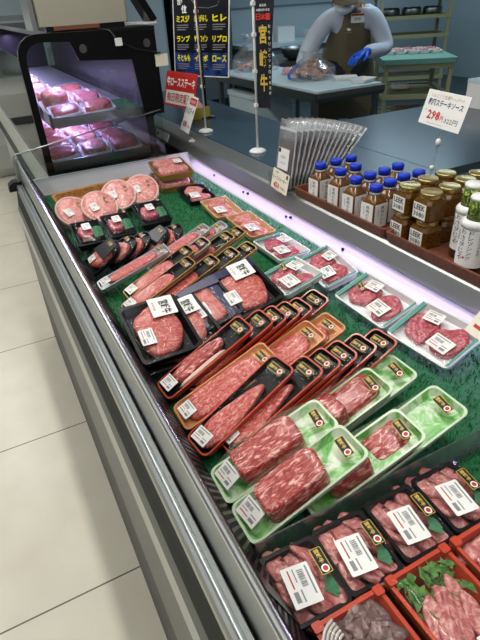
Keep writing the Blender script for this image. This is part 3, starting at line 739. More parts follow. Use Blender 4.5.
def vert_text(b, s, x, y0, z, size, m, M, step=None):
    for i, ch in enumerate(s): b.text(ch, x, y0 - i * (step or size * 1.12), z, size, m, width=size, M=M)
def blue_bottle(x, y, label, k):
    t = thing('sauce_bottle', label, 'bottle', frame(x, y, ZT, 4) @ Matrix.Diagonal((1, 1, .89, 1)), 'blue capped sauce bottles')
    def body(b):
        b.lz([(rr(.054, .054, .012), 0), (rr(.058, .058, .012), .004), (rr(.058, .058, .012), .088), (rr(.05, .05, .018), .1), (rr(.036, .036, .0179), .110), (rr(.031, .031, .0154), .116)], 'sauce', smooth=True)
    part('bottle_body', 'bb', body, t)
    part('neck_ring', 'bn', lambda b: b.lathe([(.0165, .114), (.0185, .116), (.0185, .122), (.0165, .123)], 'white', 16), t, None, 'white neck ring')
    part('cap', 'bc', lambda b: b.lathe([(.0195, .122), (.0198, .14), (.018, .1435), (.0, .1437)], 'cap_blue', 20), t, None, 'blue screw cap')
    def lab(b):
        for M, w in ((Matrix.Translation((-.0295, 0, .046)) @ Matrix.Rotation(R(-90), 4, 'Z') @ Matrix.Rotation(R(90), 4, 'X'), .050), (Matrix.Translation((0, -.0295, .046)) @ Matrix.Rotation(R(90), 4, 'X'), .050)):
            b.loft([[M @ Vector((sx * w / 2, sy * .041, 0)) for sx, sy in ((-1, -1), (1, -1), (1, 1), (-1, 1))], [M @ Vector((sx * w / 2, sy * .041, .0006)) for sx, sy in ((-1, -1), (1, -1), (1, 1), (-1, 1))]], 'paper')
            vert_text(b, '焼肉のたれ', .004, .028, .0009, .0125, 'ink', M)
            vert_text(b, '和風醤油味', -.012, .024, .0009, .005, 'ink_grey', M)
    part('bottle_label', 'bl', lab, t)
caps = [(.970, 1.357), (1.036, 1.363), (1.100, 1.366), (.982, 1.266), (1.049, 1.277), (.967, 1.172), (1.028, 1.181), (1.090, 1.189), (1.158, 1.204), (.967, 1.082), (1.030, 1.096), (1.097, 1.112), (1.156, 1.112)]
names = ['front row bottle farthest along beside the jerky bags', 'second bottle in the row beside the jerky bags', 'third bottle in the row beside the jerky bags',
         'front bottle of the second row from the jerky', 'back bottle of the second row from the jerky', 'front bottle of the third row from the jerky', 'second bottle of the third row from the jerky',
         'third bottle of the third row from the jerky', 'rear bottle of the third row from the jerky', 'front corner bottle closest to the jars', 'second bottle in the row next to the jars', 'third bottle in the row next to the jars', 'rear bottle in the row next to the jars']
for k, (x, y) in enumerate(caps): blue_bottle(1.043 * x, 1.043 * y, 'blue capped sauce bottle, ' + names[k], k)

def jar(x, y, z, yaw, label, lower):
    t = thing('garlic_jar', label, 'jar', frame(x, y, z, yaw) @ Matrix.Scale(1.12, 4), 'gold lidded jars of brown paste')
    def body(b):
        def oc(a, c): return [(a, -c), (a, c), (c, a), (-c, a), (-a, c), (-a, -c), (-c, -a), (c, -a)]
        b.lz([(oc(.027, .021), 0), (oc(.030, .0235), .004), (oc(.030, .0235), .044), (oc(.026, .018), .053), (oc(.022, .0095), .055)], 'paste')
    part('jar_body', 'jb', body, t)
    part('lid', 'jl', lambda b: b.lathe([(.0255, .054), (.0268, .056), (.0268, .066), (.025, .0685), (.022, .0675), (.0, .0672)], 'lid_gold', 24), t, None, 'gold metal lid')
    def lab(b):
        for M in (Matrix.Translation((-.0303, 0, .025)) @ Matrix.Rotation(R(-90), 4, 'Z') @ Matrix.Rotation(R(90), 4, 'X'),):
            b.loft([[M @ Vector((sx * .0215, sy * .019, 0)) for sx, sy in ((-1, -1), (1, -1), (1, 1), (-1, 1))], [M @ Vector((sx * .0215, sy * .019, .0005)) for sx, sy in ((-1, -1), (1, -1), (1, 1), (-1, 1))]], 'paper')
            b.text('LEEK', 0, .009, .0009, .013, 'ink', width=.036, M=M, bold=.02); b.text('3080', 0, -.008, .0009, .013, 'ink', width=.036, M=M, bold=.01)
    part('jar_label', 'jlb', lab, t)
J = [(1.032, 1.017, 'front'), (1.036, .942, 'corner'), (1.112, 1.032, 'second'), (1.109, .948, 'middle'), (1.190, 1.040, 'third'), (1.190, .968, 'rear'), (1.262, .985, 'last')]
Jn = {'front': 'at the front beside the blue capped bottles', 'corner': 'at the front corner showing its label', 'second': 'second back beside the blue capped bottles', 'middle': 'second back in the row beside the leaf capped bottles', 'third': 'third back beside the blue capped bottles', 'rear': 'third back in the row beside the leaf capped bottles', 'last': 'farthest back at the right frame edge'}
for x, y, n in J:
    jar(x, y, ZT, -3, 'lower gold lidded jar ' + Jn[n], True)
    jar(x, y, ZT + .0768, -3, 'upper gold lidded jar ' + Jn[n], False)

def leaf_bottle(x, y, label):
    t = thing('dressing_bottle', label, 'bottle', frame(x, y, ZT, -14) @ Matrix.Scale(1.12, 4), 'dark bottles with leaf printed caps')
    part('bottle_body', 'wb', lambda b: b.lathe([(.0285, 0), (.031, .004), (.031, .105), (.026, .122), (.02, .135)], 'sauce_dark', 22), t)
    def lab(b):
        n = 28
        for r, z0, z1, m in ((.0314, .022, .108, 'paper'),):
            b.loft([[(r * math.cos(2 * math.pi * i / n), r * math.sin(2 * math.pi * i / n), z) for i in range(n)] for z in (z0, z1)], m, cap0=False, cap1=False, smooth=True)
        for ang, s, y0, size, m in ((188, 'わさびじる', .036, .0125, 'ink'), (222, 'ドレッシング', .036, .010, 'ink'), (255, '国産わさび使用', .034, .0065, 'ink_grey'), (160, '和風', .03, .011, 'ink')):
            a = R(ang); M = Matrix.Translation((.0319 * math.cos(a), .0319 * math.sin(a), .066)) @ Matrix.Rotation(a + math.pi / 2, 4, 'Z') @ Matrix.Rotation(R(90), 4, 'X')
            vert_text(b, s, 0, y0, .0, size, m, M, size * 1.15)
        a = R(205); M = Matrix.Translation((.032 * math.cos(a), .032 * math.sin(a), .045)) @ Matrix.Rotation(a + math.pi / 2, 4, 'Z') @ Matrix.Rotation(R(90), 4, 'X')
        b.poly([M @ Vector((.003 * math.cos(k), .003 * math.sin(k), 0)) for k in (0, 1.05, 2.1, 3.14, 4.19, 5.24)], 'ink_red')
    part('bottle_label', 'wl', lab, t)
    part('neck_cover', 'wn', lambda b: b.lathe([(.0318, .108), (.0325, .118), (.0285, .124), (.022, .127)], 'white', 22), t, None, 'white neck collar')
    part('cap_wrap', 'wc', lambda b: b.lathe([(.0235, .124), (.0225, .150), (.0222, .170)], 'seaweed', 22), t, None, 'green leaf printed cap')
    part('cap_top', 'wt', lambda b: b.lathe([(.0226, .168), (.0230, .172), (.021, .176), (0, .176)], 'white', 22), t, None, 'white cap top')
leaf_bottle(1.068, .836, 'dark bottle with leaf printed cap, behind, touching the jars')
leaf_bottle(1.008, .764, 'dark bottle with leaf printed cap, nearest in the tray at the frame edge')

# --- jerky bags in a clear stand, with their sign
js = thing('jerky_stand', 'clear acrylic stand holding the jerky bags on the counter', 'stand', Matrix.Translation((1.06, 1.62, ZC)))
part('stand_tray', None, lambda b: (b.box(-.10, .20, -.062, .062, 0, .004, 'acrylic'), b.box(-.10, .20, -.066, -.062, 0, .05, 'acrylic'), b.box(-.10, .20, .062, .066, 0, .05, 'acrylic')), js)
for k in range(13):
    tl = 8 + 2.9 * k
    M = Matrix.Translation((.985 + .0155 * k, 1.62, ZC + .006)) @ Matrix.Rotation(R(tl), 4, 'Y')
    t = thing('jerky_bag', '%s bag of dark beef jerky counted from its price sign' % ORD[k] if k else 'front bag of dark beef jerky with white label behind its price sign', 'snack bag', M, 'clear bags of beef jerky')
    def pouch(b):
        prof = []
        for z, w, h in ((0, .052, .0008), (.02, .053, .006), (.09, .053, .0075), (.15, .054, .005), (.185, .056, .003), (.205, .057, .0012), (.232, .058, .0006)):
            prof.append([(-h + .001 * math.sin(z * 90), -w, z), (-h * 1.2, 0, z), (-h, w, z), (h, w, z), (h * 1.2, 0, z), (h, -w, z)])
        b.loft(prof, 'bag', smooth=True)
    part('pouch', 'jp', pouch, t)
    def seam(b):
        b.loft([[(-.0016 + .001 * math.sin(z * 120), -.0565, z), (.0016 + .001 * math.sin(z * 120), -.0565, z), (.0016, -.050, z), (-.0016, -.050, z)] for z in [.012 * q for q in range(20)]], 'seam')
        b.box(-.0022, .0022, -.055, .055, .196, .204, 'seam')
    part('seal_edge', 'jse', seam, t)
    part('jerky_pieces', 'jm', lambda b: b.loft([[(-.0048, -.046, .008), (.0045, -.046, .008), (.0045, .046, .008), (-.0048, .046, .008)], [(-.0058, -.046, .08), (.005, -.046, .08), (.005, .046, .08), (-.0058, .046, .08)], [(-.003, -.043, .165), (.003, -.043, .165), (.003, .043, .165), (-.003, .043, .165)]], 'jerky'), t)
    if k == 0:
        def jl(b):
            b.box(-.0105, -.0095, -.036, .036, .06, .135, 'paper')
            M2 = Matrix.Translation((-.0108, 0, .10)) @ Matrix.Rotation(R(-90), 4, 'Z') @ Matrix.Rotation(R(90), 4, 'X')
            b.text('宮崎牛', 0, .004, .0003, .011, 'ink_grey', M=M2); b.text('BEEF JERKY', 0, -.018, .0003, .007, 'ink_grey', M=M2)
            b.box(-.0112, -.0106, .020, .034, .118, .133, 'ink')
        part('bag_label', None, jl, t)

def SIGN(x, y, z, yaw, pitch):
    """local X = reading direction, Y = up on the sign, Z out of its face; faces the customer side (-x)"""
    return Matrix.Translation((x, y, z)) @ Matrix.Rotation(R(-90 + yaw), 4, 'Z') @ Matrix.Rotation(R(90 - pitch), 4, 'X')
def card(b, w, h, m='paper', t=.0012):
    b.lz([([(-w / 2, -h / 2), (w / 2, -h / 2), (w / 2, h / 2), (-w / 2, h / 2)], -t), ([(-w / 2, -h / 2), (w / 2, -h / 2), (w / 2, h / 2), (-w / 2, h / 2)], 0)], m)
def rect(b, x0, x1, y0, y1, m, z=.0004): b.poly([(x, y, z) for x, y in ((x0, y0), (x1, y0), (x1, y1), (x0, y1))], m)

def root_at(M): return Matrix.Translation((M.translation.x, M.translation.y, ZC))
def sign_thing(name, label, M, cardfn, base, stem=True, base_r=.016, clip=True):
    t = thing(name, label, 'price sign', Matrix.Translation(base)); iv = t.matrix_world.inverted()
    part('card', None, cardfn, t, iv @ M)
    return t, iv
# jerky price
def jc(b):
    w, h = .135, .072; card(b, w, h, 'cream_paper')
    b.text('宮崎牛', -.03, .026, .0006, .008, 'ink'); b.text('ビーフジャーキー', -.004, .006, .0006, .016, 'ink', width=.115, bold=.01)
    rect(b, .045, .058, .018, .032, 'ink', .0006)
    b.text('450', -.022, -.020, .0006, .022, 'ink_red', width=.05, bold=.03); b.text('円(税込)', .032, -.022, .0006, .011, 'ink', width=.04)
M = SIGN(.952, 1.585, ZC + .036, -6, 12)
t, iv = sign_thing('jerky_price_card', 'cream price card with red price leaning on the jerky bags', M, jc, (.952, 1.585, ZC))
part('card_foot', None, lambda b: b.box(-.012, .02, -.03, .03, 0, .003, 'acrylic'), t)
# right sauce sign
def ss(b):
    w, h = .198, .101; card(b, w, h)
    b.text('にんにくと生姜たっぷりの', .0, .036, .0006, .011, 'ink_tan', width=.155)
    b.text('和風ステーキソース', 0, .016, .0006, .021, 'ink_blue', width=.165, bold=.02)
    b.text('1本', -.082, -.008, .0006, .007, 'ink_grey')
    b.text('298', -.036, -.019, .0006, .028, 'ink_red', width=.062, bold=.03); b.text('円', .005, -.024, .0006, .015, 'ink_red', bold=.02)
    b.text('322円', .05, -.026, .0006, .015, 'ink', width=.06)
    rect(b, -.06, .02, -.0435, -.0425, 'ink_grey', .0006)
M = SIGN(1.288, 1.176, 1.176, -9.6, 16)
t, iv = sign_thing('sauce_price_sign', 'white price sign reading 298 on a clear stem behind the jars', M, ss, (1.262, 1.165, ZC))
part('stem', None, lambda b: b.tube([(0, 0, .006), (.004, .002, .10), (.025, .006, .235)], .0022, 'acrylic', 8), t)
part('clip', None, lambda b: b.lathe([(.0, .19), (.008, .194), (.009, .204), (.006, .212), (0, .213)], 'white', 12, (.019, .005, 0)), t)
part('joint', None, lambda b: b.lathe([(.0, .118), (.008, .122), (.008, .130), (0, .134)], 'white', 12, (.006, .003, 0)), t)
part('foot', None, lambda b: b.lathe([(.014, 0), (.013, .004), (.006, .008), (0, .03)], 'acrylic', 14), t)
# small white sign
def ws(b):
    w, h = .235, .140; b2 = .0006; card(b, w * .62, h * 1.25)
    rect(b, -.035, .068, .045, .078, 'ink_red', b2); b.text('数量限定', .016, .061, .0009, .014, 'paper', width=.07)
    b.text('ロースステーキ', 0, .014, b2, .034, 'ink', width=.128, bold=.02); b.text('1枚', -.055, .066, b2, .012, 'ink_grey'); b.text('100g', -.05, -.022, b2, .010, 'ink_grey')
    b.text('680', -.02, -.052, b2, .034, 'ink_red', width=.068, bold=.03); b.text('円税込', .042, -.058, b2, .016, 'ink', width=.045)
M = SIGN(1.0, 2.554, 1.01, -5, 24)
t, iv = sign_thing('steak_price_sign', 'small white price sign with red price clipped on the steel lip', M, ws, (1.0, 2.535, ZC))
part('stem', None, lambda b: (b.tube([(-.01, -.01, .003), (-.012, -.01, .03), (-.03, .0, .055)], .006, 'acrylic', 8), b.lathe([(.017, 0), (.016, .006), (0, .012)], 'white', 14, (-.012, -.01, 0))), t)
# red sign
def rs(b):
    w, h = .33, .185; card(b, w, h, 'sign_red')
    b.text('牛ロースステーキ', 0, .038, .0006, .052, 'paper', width=.30, bold=.03)
    rect(b, -.152, .152, -.080, -.008, 'paper', .0005); b.text('毎日限定販売', 0, -.044, .0009, .05, 'ink_red', width=.27, bold=.02)
M = SIGN(1.115, 2.951, 1.069, 10, 15)
t, iv = sign_thing('red_sign', 'red and white sign with large white lettering standing on the counter', M, rs, (1.145, 2.95, ZC))
part('stem', None, lambda b: (b.tube([(-.02, 0, .004), (-.02, 0, .05), (-.018, .005, .10)], .006, 'white', 8), b.lathe([(.026, 0), (.025, .006), (.01, .012), (0, .013)], 'white', 16, (-.02, 0, 0))), t)

def wcard(b):
    card(b, .085, .06, 'cream_paper'); rect(b, -.03, .03, .010, .016, 'ink_grey', .0006); rect(b, -.03, .02, -.012, -.004, 'ink_red', .0006)
M = SIGN(.886, .592, .850, -8, 38)
t, iv = sign_thing('tray_price_card', 'small cream price card at the right frame edge beside the nearest white tray', M, wcard, (.90, .582, BED))
part('stem', None, lambda b: b.tube([(0, 0, 0), (-.004, 0, .07)], .003, 'acrylic', 6), t)

# menu board on a black pole
menu = thing('menu_board', 'black menu board with yellow writing on a stand above the counter', 'menu board', Matrix.Translation((1.33, 3.02, ZC - .001)))
iv = menu.matrix_world.inverted()
def mb(b):
    w, h = .40, .56; card(b, w, h, 'white', .006)
    y1 = h / 2 - .006
    b.lz([([(-w / 2 + .006, -h / 2 + .006), (w / 2 - .006, -h / 2 + .006), (w / 2 - .006, -h / 2 + .12), (-w / 2 + .006, -h / 2 + .12)], .0002), ([(-w / 2 + .006, -h / 2 + .006), (w / 2 - .006, -h / 2 + .006), (w / 2 - .006, -h / 2 + .12), (-w / 2 + .006, -h / 2 + .12)], .0008)], 'menu_blue')
    rect(b, -w / 2 + .006, w / 2 - .006, -h / 2 + .12, y1, 'menu_black', .0006)
    b.text('部', -.145, .090, .0012, .04, 'paper', bold=.03); b.text('位', -.115, .050, .0012, .04, 'paper', bold=.03)
    b.tube([(-.07, .10, .0012), (-.03, .135, .0012), (.04, .14, .0012), (.10, .125, .0012), (.14, .10, .0012), (.12, .06, .0012), (.06, .05, .0012), (-.02, .055, .0012), (-.07, .10, .0012)], .0015, 'ink_grey', 4)
    T = [['ミスジ', 'とうがらし', 'ヒレ'], ['ランプ', 'サーロイン', 'リブロ'], ['そともも', 'イチボ', 'ロース']]
    for r in range(3):
        for c in range(3):
            cx = (-.125, .005, .135)[c]; cy = .004 - .096 * r
            b.text(T[r][c], cx, cy, .0012, .034, 'ink_yellow', width=.098, bold=.04)
            for q in range(3): rect(b, cx - .047, cx + (.04 if q < 2 else .02), cy - .032 - .011 * q, cy - .028 - .011 * q, 'ink_grey', .0012)
part('panel', None, mb, menu, iv @ SIGN(1.262, 2.92, 1.408, 26, 7))
part('pole', None, lambda b: (b.tube([(-.02, .03, .003), (-.02, .03, .56)], .008, 'black', 8), b.lathe([(.055, 0), (.055, .006), (.01, .012), (0, .012)], 'black', 18, (-.02, .03, 0))), menu)

# table flags
def flag(x, y, yaw, label, Wf, z0, z1, pitch=0, ztop=.95):
    t = thing('table_flag', label, 'flag', Matrix.Translation((x, y, ZC - .001)), 'small navy flags on white poles')
    part('base', 'fb', lambda b: b.lathe([(.040, 0), (.040, .006), (.03, .013), (.008, .017), (0, .017)], 'white', 24), t)
    part('pole', 'fp', lambda b: b.tube([(0, 0, .015), (0, 0, ztop)], .0055, 'white', 10), t)
    M = Matrix.Rotation(R(-90 + yaw), 4, 'Z') @ Matrix.Rotation(R(90), 4, 'X')
    def cloth(b):
        n = 14; h = z1 - z0
        V = []
        for k in range(n + 1):
            s = k / n; yy = z0 + h * s; row = []
            for j in range(5):
                u = j / 4; zz = .004 * math.sin(u * 3 + s * 7) * u
                row.append((.007 + Wf * u * (.72 + .28 * s), yy, zz))
            V.append(row)
        b.loft(V, 'flag_navy', cap0=False, cap1=False, closed=False)
        cx = .007 + Wf * .45; tp = z1
        if Wf > .06:
            b.text('最高峰', cx, tp - .020, .0060, .010, 'paper', width=.03); b.text('内閣総理大臣賞', cx, tp - .036, .0060, .009, 'paper', width=.06)
            for i, ch in enumerate('日本一'): b.text(ch, cx - .022 + .022 * i, tp - .060, .0065, .024, 'ink_red', width=.021, bold=.03)
            for i, ch in enumerate('宮崎牛'): b.text(ch, cx - .002, tp - .122 - .092 * i, .0065, .07, 'gold_ink', width=.036, bold=.03)
            for i, ch in enumerate('和牛オリンピック四大会連続'): b.text(ch, cx + .027, tp - .095 - .021 * i, .0065, .013, 'paper', width=.010)
        else:
            for i, ch in enumerate('日本一'): b.text(ch, cx, tp - .09 - .03 * i, .0060, .024, 'ink_red', width=.020, bold=.03)
            for i, ch in enumerate('宮崎牛'): b.text(ch, cx, tp - .24 - .085 * i, .0060, .07, 'gold_ink', width=.024, bold=.04)
    part('cloth', None, cloth, t, M)
    for zz in (z0 + .01, z0 + (z1 - z0) * .36, z0 + (z1 - z0) * .70, z1 - .012):
        part('clip', 'fclip', lambda b: b.box(-.010, .012, -.009, .009, -.007, .007, 'white', .003), t, Matrix.Translation((0, 0, zz)))
flag(1.160, 2.13, 34, 'navy flag with gold lettering on the white pole nearest the jerky', .088, .195, .605, 8)
flag(1.140, 2.684, -8, 'narrow navy flag edge-on on the white pole before the menu board', .05, .22, .72)

ybx = thing('yellow_carton', 'small yellow carton behind the red sign', 'carton', Matrix.Translation((1.27, 3.06, ZC - .001)) @ Matrix.Scale(.75, 4))
part('carton', None, lambda b: b.box(-.07, .07, -.05, .05, 0, .085, 'yellow', .003), ybx)
part('card', None, lambda b: b.loft([[(-.06, -.02, .085), (.03, -.035, .085), (-.045, .01, .19)], [(-.06, -.015, .085), (.03, -.03, .085), (-.045, .015, .19)]], 'pink_card'), ybx, None, 'pink and yellow card')

# ------------------------------------------------------------------ taller refrigerated cabinet at the far end
cab = thing('glass_sided_cabinet', 'tall black framed chilled cabinet with glass side at the end of the case', 'cabinet', Matrix.Translation((.56, 3.4, 0)))
inv2 = cab.matrix_world.inverted()
def kp(name, fn, label=None):
    def g(b): fn(b); b.transform(inv2)
    return part(name, None, g, cab, None, label)
YF = 2.520
def ring(outer, inner, y0, y1, m):
    def f(b):
        b.loft([[(x, y0, z) for x, z in outer], [(x, y0, z) for x, z in inner], [(x, y1, z) for x, z in inner], [(x, y1, z) for x, z in outer], [(x, y0, z) for x, z in outer]], m, cap0=False, cap1=False)
    return f
def rsq(x0, x1, z0, z1, rtl, n=6):
    p = [(x1, z0), (x1, z1)]
    for k in range(n + 1):
        a = R(90 + 90 * k / n); p.append((x0 + rtl + rtl * math.cos(a), z1 - rtl + rtl * math.sin(a)))
    return p + [(x0, z0)]
outer = rsq(.252, .875, .60, 1.412, .085)
inner = [(.775, .862), (.735, 1.272)] + [(x, z) for x, z in rsq(.282, .7, .862, 1.385, .07)[2:]]
inner = inner[:2] + inner[2:]
# upper edge of the opening steps down behind the black header
i2 = [(.772, .856), (.762, 1.00), (.758, 1.06), (.735, 1.285), (.50, 1.30), (.475, 1.375)]
for k in range(5):
    a = R(90 + 90 * k / 4); i2.append((.282 + .07 + .07 * math.cos(a), 1.382 - .07 + .07 * math.sin(a)))
i2.append((.285, .850))
o2 = [(.800, .838), (.800, 1.03), (.862, 1.07), (.855, 1.395), (.60, 1.408), (.45, 1.412)]
for k in range(5):
    a = R(90 + 90 * k / 4); o2.append((.252 + .085 + .085 * math.cos(a), 1.412 - .085 + .085 * math.sin(a)))
o2.append((.252, .838))
kp('side_frame', ring(o2, i2, YF, YF + .03, 'black_gloss'))
kp('side_glass', lambda b: b.loft([[(x, YF + .010, z) for x, z in i2], [(x, YF + .015, z) for x, z in i2]], 'glass'))
for x, z in ((.525, 1.345), (.815, 1.345)):
    def knob(b):
        b.loft([[(x + .016 * math.cos(a), YF - .004 * s, z + .018 * math.sin(a)) for a in [k * .5236 for k in range(12)]] for s in (0, 1)], 'steel_dark')
    kp('round_cap', knob, 'round grey screw cap')
kp('front_panel', lambda b: b.box(.244, .2515, YF, 5.4, .30, .838, 'white_strip'), 'pale lower front')
kp('front_bumper', lambda b: b.box(.228, .2435, YF + .01, 5.4, .60, .66, 'kick'))
kp('front_glass', lambda b: b.box(.2535, .2575, YF + .031, 5.36, .842, 1.33, 'front_glass'))
kp('lower_body', lambda b: b.box(.252, .80, YF, 5.4, 0, .838, 'black'))
kp('back_panel', lambda b: (b.box(.78, .80, YF + .03, 5.4, .84, 1.04, 'black'), b.box(.80, .87, YF + .03, 5.4, 1.035, 1.06, 'black'), b.box(.845, .87, YF + .03, 5.4, 1.06, 1.384, 'black')))
kp('canopy', lambda b: b.box(.42, .87, YF + .03, 5.4, 1.385, 1.41, 'black'))
kp('far_side', lambda b: b.box(.26, .78, 5.37, 5.4, .84, 1.385, 'black'))
def shelf(z, x0, lab=True):
    def f(b):
        b.box(x0, .778, YF + .05, 5.35, z - .012, z, 'steel'); b.box(x0 - .006, x0, YF + .05, 5.35, z - .035, z + .03, 'steel_dark'); b.box(x0, .778, YF + .042, YF + .05, z - .03, z + .014, 'steel')
        for k in range(10):
            y = YF + .10 + .28 * k; b.box(x0 - .008, x0 - .0062, y, y + .16, z - .03, z + .028, 'paper')
    return f
kp('shelf', shelf(1.062, .335)); kp('shelf', shelf(.872, .27))
def lamps(b):
    for z, x in ((1.33, .66), (1.035, .62)): b.box(x, x + .02, YF + .08, 5.3, z, z + .012, 'led'); b.box(x + .02, .77, YF + .06, YF + .10, z + .01, z + .03, 'white')
kp('lamp_tube', lamps, 'violet tinted lamp tubes')
def cab_pack(x, y, z, k, L, W, label, hump):
    d = .02
    t = thing('chilled_pack', label, 'meat pack', frame(x, y, z, random.uniform(-6, 6), 4, 6, (0, 0, 0)), 'wrapped meat packs inside the tall cabinet')
    part('tray', ('cpt', L, W), lambda b: shell(b, L, W, d, 'tray_white', 'tray_white', .01, .006, .004), t)
    part('meat', ('cpm', k % 3, hump), lambda b: slab(b, L * .08, L * .92, W * .82, .003, hump, ('meat_back', 'meat_flat', 'pork')[k % 3], 200 + k % 3, 3, .10), t)
    part('film', ('cpf', L, W, hump), lambda b: film(b, L, W, d, max(hump - .012, .006), 'clear', .008, .01), t)
n = 0
for z, x0, nm in ((1.064, .345, 'upper'), (.874, .29, 'lower')):
    for r in range(9):
        for c in range(3 if nm == 'lower' else 2):
            if c and r > 3: continue
            hump = .075 if (r == 1 and c == 0 and nm == 'upper') else .024 + .008 * ((r + c) % 3)
            place = ('in the %s row from its glass side' % ORD[r]); col = ('front column', 'middle column', 'back column')[c]
            lb = ('tall pink meat pack beside the glass on the upper cabinet shelf' if hump > .08 else '%s shelf meat pack, %s row from the cabinet glass, %s' % (nm, ORD[r], col))
            cab_pack(x0 + .158 * c, YF + .17 + .22 * r, z, n, .148, .19, lb, hump); n += 1
gm = solo('green_mat', 'green mat on the cabinet shelf behind the glass', 'mat', lambda b: b.box(.68, .775, YF + .06, YF + .4, 1.0635, 1.07, 'turf'))
# box and slanted panel on top of the cabinet
bx = thing('label_machine', 'beige metal machine standing on top of the black cabinet', 'machine', Matrix.Translation((.575, 2.72, 1.411)))
part('housing', None, lambda b: b.lz([(rr(.40, .22, .015), .022), (rr(.40, .22, .015), .35)], 'beige_metal'), bx)
part('foot_rail', None, lambda b: b.box(-.17, .18, -.10, -.05, 0, .022, 'black'), bx); part('wood_edge', None, lambda b: b.box(-.14, .06, -.118, -.1, .006, .022, 'copper'), bx)
part('side_cover', None, lambda b: b.box(-.225, -.205, -.11, .11, .01, .35, 'steel'), bx)
sp = thing('tilted_screen', 'tilted dark screen on a stand behind the beige machine', 'screen', Matrix.Translation((.86, 2.80, 1.411)))
part('screen_panel', None, lambda b: b.loft([[(-.09, -.02, .30), (-.06, -.02, .30), (.11, -.02, .02), (.08, -.02, .0)], [(-.09, .10, .30), (-.06, .10, .30), (.11, .10, .02), (.08, .10, .0)]], 'black_gloss'), sp)
part('stand', None, lambda b: (b.box(-.11, .10, -.03, .11, 0, .008, 'white'), b.box(-.105, -.09, -.03, .11, .008, .31, 'beige_metal')), sp)
cbl = solo('white_plug_cable', 'dark cable with a white plug hanging over the cabinet edge', 'cable', lambda b: (
    b.tube([(.62, 2.60, 1.414), (.65, 2.50, 1.405), (.68, 2.494, 1.36), (.76, 2.505, 1.325), (.87, 2.507, 1.30)], .004, 'cable', 6), b.box(.665, .695, 2.487, 2.507, 1.345, 1.375, 'white', .004)))
solo('paper_tag', 'beige paper tag stuck on the cabinet corner', 'tag', lambda b: b.box(.845, .905, 2.513, 2.5195, 1.245, 1.295, 'cream_paper'))

# pale low case and fittings at far left
lc = thing('white_shelf_case', 'pale shelf case with rounded front beyond the black cabinet', 'shelf case', Matrix.Translation((.3, 6.2, 0)) @ Matrix.Rotation(R(90), 4, 'Z'))
def lcb(b):
    b.extr([(-.28, .10), (-.33, .35), (-.32, .80), (-.25, .95), (.3, .95), (.3, 0), (-.2, 0)], -1.0, 1.6, 'white_strip')
part('body', None, lcb, lc)
part('bumper_rail', None, lambda b: b.extr([(-.345, .52), (-.345, .58), (-.32, .59), (-.32, .51)], -1.0, 1.6, 'kick'), lc)
part('canopy', None, lambda b: b.extr([(-.34, 1.30), (-.28, 1.42), (.28, 1.46), (.28, 1.25), (-.1, 1.22)], -1.2, 1.6, 'chrome'), lc)
part('glass_front', None, lambda b: b.extr([(-.33, .95), (-.34, 1.30), (-.333, 1.30), (-.323, .95)], -1.0, 1.6, 'glass'), lc)
for k in range(4):
    solo('wrapped_bundle', '%s pale wrapped bundle from the right on the white shelf case' % ORD[k], 'bundle',
         lambda b: slab(b, -.16, .16, .3, 0, .2, 'tray_white' if k % 2 else 'white', 210 + k, 2.6, .1), Matrix.Translation((1.1 - .4 * k, 6.25, .951)), 'pale bundles on the white case')

# ------------------------------------------------------------------ staff area
FZ = .0065
pt = thing('prep_table', 'steel prep table with white cutting board in front of the worker', 'table', Matrix.Translation((2.74, 4.38, FZ)))
part('table_top', None, lambda b: b.lz([(rr(.68, 1.86, .02), .77), (rr(.68, 1.88, .02), .80), (rr(.68, 1.88, .02), .835)], 'steel_dark'), pt)
for x in (-.30, .30):
    for y in (-.86, .86): part('leg', None, lambda b: b.box(x - .022, x + .022, y - .022, y + .022, 0, .77, 'steel_dark'), pt)
solo('cutting_board', 'long white cutting board on the prep table', 'cutting board', lambda b: b.lz([(rr(.64, 1.84, .02), 0), (rr(.64, 1.84, .02), .014)], 'board_white'), Matrix.Translation((2.74, 4.38, FZ + .8352)))
ZB = FZ + .850
pt2 = thing('prep_table', 'steel table further back holding the metal bowl', 'table', Matrix.Translation((3.35, 5.85, FZ)))
part('table_top', None, lambda b: b.box(-.75, .75, -.45, .45, .80, .84, 'steel_dark'), pt2)
for x in (-.7, .7):
    for y in (-.4, .4): part('leg', None, lambda b: b.box(x - .02, x + .02, y - .02, y + .02, 0, .80, 'steel_dark'), pt2)
solo('metal_bowl', 'wide dark steel bowl on the back table behind the flag', 'bowl', lambda b: b.lathe([(.10, 0), (.16, .03), (.20, .11), (.205, .13), (.195, .125), (.155, .035), (0, .02)], 'steel_dark', 28), Matrix.Translation((3.62, 5.60, FZ + .8405)))
solo('white_tub', 'white plastic tub on the floor under the prep table', 'tub', lambda b: (b.lz([(rr(.40, .50, .05), 0), (rr(.46, .56, .05), .66), (rr(.48, .58, .05), .66), (rr(.48, .58, .05), .70)], 'board_white')), Matrix.Translation((2.66, 4.80, FZ)))
